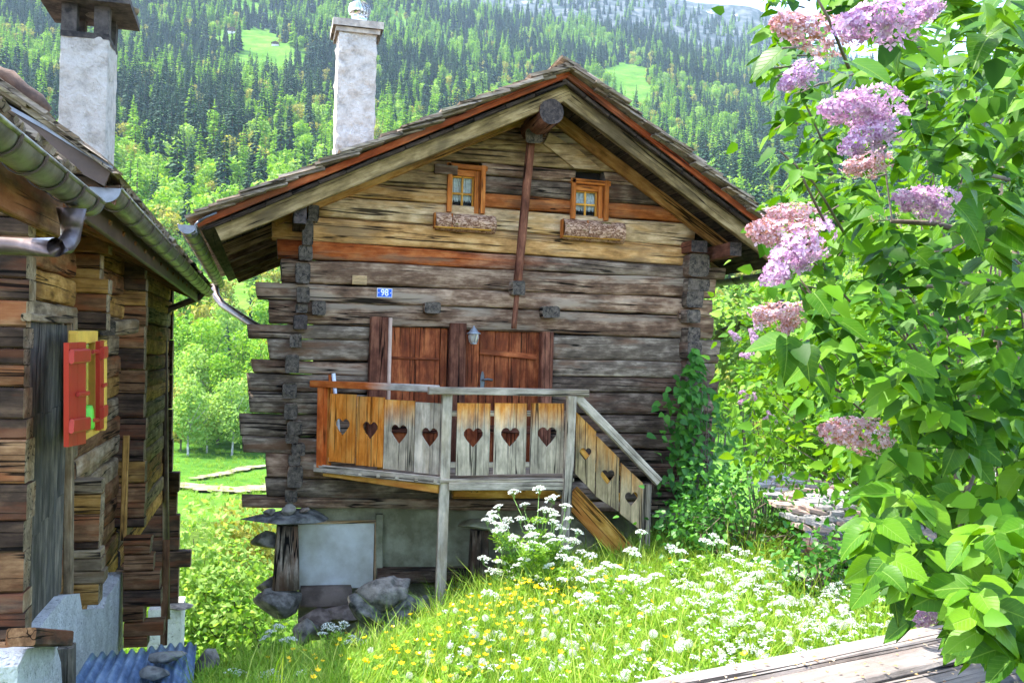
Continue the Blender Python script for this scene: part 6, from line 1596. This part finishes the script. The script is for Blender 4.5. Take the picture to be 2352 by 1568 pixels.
for k in range(7):
    u1, v1 = gr.uniform(1560, 1640), gr.uniform(800, 1000); q = at_y(u1, v1, 10.6)
    vv, ff = tube('s', [vb+rv(.1), vb.lerp(q, .4)+rv(.06), vb.lerp(q, .75)+rv(.05), q], .009, None, None, n=5, r1=.003, raw=True); o = len(V); V += vv; F += [tuple(o+i for i in x) for x in ff]
mesh_obj('stems', V, F, TWIG, vine, True, org=vb)['kind'] = 'stuff'

# ---- weathered table in the lower right corner
TZ = EYE-.76
TABLE = wood('table_wood', (.07, .07, .08), (.175, .185, .215), (.31, .33, .38), patch=(.2, .175, .17), patch_amt=.35, crack=.8, bump=.9)
ta, tb = at_z(1420, 1568, TZ), at_z(2110, 1437, TZ); td = (tb-ta).normalized(); tn = Vector((td.y, -td.x, 0))
if tn.dot(CAM-ta) < 0: tn = -tn
g1 = at_z(1837, 1535, TZ); g2_ = at_z(2026, 1558, TZ); w1 = (g1-ta).dot(tn); w2 = (g2_-ta).dot(tn)-w1
tbl = thing('wooden_table', 'weathered grey plank table in the lower right corner with fallen petals', 'table', Vector((tb.x, tb.y, gnd(tb.x, tb.y))))
o0 = 0.0
for i, wd in enumerate((w1, w2, w2*1.02, w2*.98)):
    c0 = ta + tn*(o0+wd/2) - td*.45; c1 = ta + tn*(o0+wd/2) + td*2.05
    beam('plank', c0-Vector((0, 0, .024)), c1-Vector((0, 0, .024)), wd-.016, .048, TABLE, tbl, bev=.010, wob=.0016, seg=26); o0 += wd
for k in (.1, 1.6):
    c = ta+td*k; beam('crossbar', c+tn*.03-Vector((0, 0, .08)), c+tn*(o0-.03)-Vector((0, 0, .08)), .09, .06, TABLE, tbl)
    for e in (.08, o0-.08):
        p = c+tn*e; beam('leg', (p.x, p.y, gnd(p.x, p.y)-.05), (p.x, p.y, TZ-.11), .09, .09, TABLE, tbl, up=td)
V, F = [], []
for k in range(420):
    p = ta + td*gr.uniform(-.3, 1.9) + tn*gr.uniform(.01, o0-.02); s = gr.uniform(.003, .009)*(1.5 if gr.random() < .15 else 1); a = gr.uniform(0, 6.28); dx = Vector((math.cos(a), math.sin(a), 0)); dy = Vector((-dx.y, dx.x, 0)); b = len(V); z = Vector((0, 0, .003+gr.random()*.004))
    V += [p+z-dx*s, p+z*1.4+dy*s*.5, p+z+dx*s, p+z*1.2-dy*s*.5]; F.append((b, b+1, b+2, b+3))
fp = mesh_obj('fallen_petals', V, F, leafmat('dry_petal', (.5, .22, .08), (.62, .4, .16), (.7, .55, .4), .2, .8)); tag(fp, 'dry fallen petals and bud scales lying on the plank table', kind='stuff')

# ---- hut roof of stone slabs below the lilac
hr = thing('stone_roof_hut', 'low hut with reddish stone slab roof below the lilac bushes', 'hut', Vector((at_d(1950, 1350, 8.5).x, at_d(1950, 1350, 8.5).y, gnd(at_d(1950, 1350, 8.5).x, at_d(1950, 1350, 8.5).y))))
SLABR = plain('pink_slab', (.50, .36, .30), .9, c2=(.30, .22, .19), vscale=5, bump=.8, bscale=14); SLABG = plain('grey_slab', (.42, .40, .39), .9, c2=(.22, .21, .21), vscale=5, bump=.8, bscale=14)
n0, n1, f0, f1 = at_d(1840, 1222, 8.0), at_d(2420, 1290, 7.2), at_d(1700, 1085, 11.2), at_d(2420, 1085, 10.6)
nr, nc = 12, 13
for i in range(nr):
    for j in range(nc):
        def q(a, b): return n0.lerp(n1, b).lerp(f0.lerp(f1, b), a)
        jj = (j+.5*(i % 2))/nc; a0, a1 = i/nr, (i+1.5)/nr; b0, b1 = jj+.003, jj+1/nc*gr.uniform(.85, .985)
        lift = .03+gr.uniform(-.012, .02)
        P4 = [q(a0, b0)+Vector((0, 0, lift)), q(a0, b1)+Vector((0, 0, lift+gr.uniform(-.01, .01))), q(a1, b1), q(a1, b0)]
        P4 = [p+rv(.012) for p in P4]; prism('roof_slab', P4, (0, 0, -.03), SLABR if gr.random() < .6 else SLABG, hr)
rim = plain('old_tin', (.10, .115, .15), .55, metal=.3, c2=(.12, .06, .04), vscale=7)
e0, e1, e2, e3 = at_d(1850, 1218, 7.9), at_d(1990, 1232, 7.85), at_d(2010, 1302, 7.4), at_d(1838, 1258, 7.5)
for k in range(9):
    a, b = e0.lerp(e1, k/9), e3.lerp(e2, k/9); a2, b2 = e0.lerp(e1, (k+.92)/9), e3.lerp(e2, (k+.92)/9); prism('lath', [a, b, b2, a2], (0, 0, -.03), rim, hr)
beam('eave_beam', at_d(1850, 1270, 7.55), at_d(2400, 1345, 6.9), .12, .12, BDARK, hr, kind='log', wob=.008)
for k in range(4): beam('wall_log', at_d(1862, 1294+k*26, 7.72), at_d(2400, 1372+k*26, 7.05), .16, .115, BDARK, hr, kind='log', wob=.008)

# ---- corrugated sheet with stones, lower left
cs = Mat('blue_tin'); _n = cs.noise(cs.coords((1, 1, 1), False), 6, 6, .65); cs.setc(cs.ramp(_n, [(.35, (.09, .15, .24)), (.5, (.18, .27, .4)), (.66, (.32, .43, .56))])); cs.p.inputs['Metallic'].default_value = .35; cs.p.inputs['Roughness'].default_value = .45; cs = cs.m
k00, k10, k01, k11 = at_d(206, 1506, 7.3), at_d(452, 1476, 7.5), at_d(120, 1640, 6.3), at_d(436, 1650, 6.4)
V, F = [], []; nx, ny = 110, 6
for i in range(nx+1):
    for j in range(ny+1):
        p = k00.lerp(k10, i/nx).lerp(k01.lerp(k11, i/nx), j/ny); V.append(p+Vector((0, 0, .02*math.sin(i/nx*2*math.pi*11)+.004*math.sin(j*2+i*.1))))
for i in range(nx):
    for j in range(ny): a = i*(ny+1)+j; F.append((a, a+ny+1, a+ny+2, a+1))
so = mesh_obj('corrugated_sheet', V, F, cs, None, True, org=k01); so.modifiers.new('thick', 'SOLIDIFY').thickness = .004
tag(so, 'blue-grey corrugated metal sheet on the ground between the houses', 'metal sheet')
o = rock('flat_stone', at_d(382, 1518, 7.12)+Vector((0, 0, .035)), (.30, .2, .09), STONEB, None, seed=61, rough=.12); tag(o, 'upper flat stone weighing down the corrugated sheet', 'stone')
o = rock('flat_stone', at_d(355, 1556, 6.85)+Vector((0, 0, .03)), (.24, .2, .10), STONEB, None, seed=62, rough=.12); tag(o, 'lower flat stone weighing down the corrugated sheet', 'stone')
o = rock('flat_stone', at_d(478, 1520, 7.5), (.2, .22, .24), STONEG, None, seed=64, rough=.12); tag(o, 'grey-brown stone beside the right edge of the corrugated sheet', 'stone')
# ---- air between here and the mountain
def haze_box():
    zs = [0]; V = []
    x0, x1, y0, y1, z0, z1 = -2000, 2400, -60, 2500, -16, 860
    V = [(x0, y0, z0), (x1, y0, z0), (x1, y1, z0), (x0, y1, z0), (x0, y0, z1), (x1, y0, z1), (x1, y1, z1), (x0, y1, z1)]
    F = [(3, 2, 1, 0), (4, 5, 6, 7), (0, 1, 5, 4), (1, 2, 6, 5), (2, 3, 7, 6), (3, 0, 4, 7)]
    m = bpy.data.materials.new('haze'); m.use_nodes = True; t = m.node_tree; t.nodes.clear()
    o = t.nodes.new('ShaderNodeOutputMaterial'); p = t.nodes.new('ShaderNodeVolumePrincipled')
    p.inputs['Color'].default_value = (.62, .8, 1.0, 1); p.inputs['Density'].default_value = 0.9e-4; p.inputs['Anisotropy'].default_value = 0.0
    t.links.new(p.outputs[0], o.inputs['Volume'])
    ob = mesh_obj('haze', V, F, m); tag(ob, 'thin bluish air over the valley', kind='stuff'); return ob
haze_box()
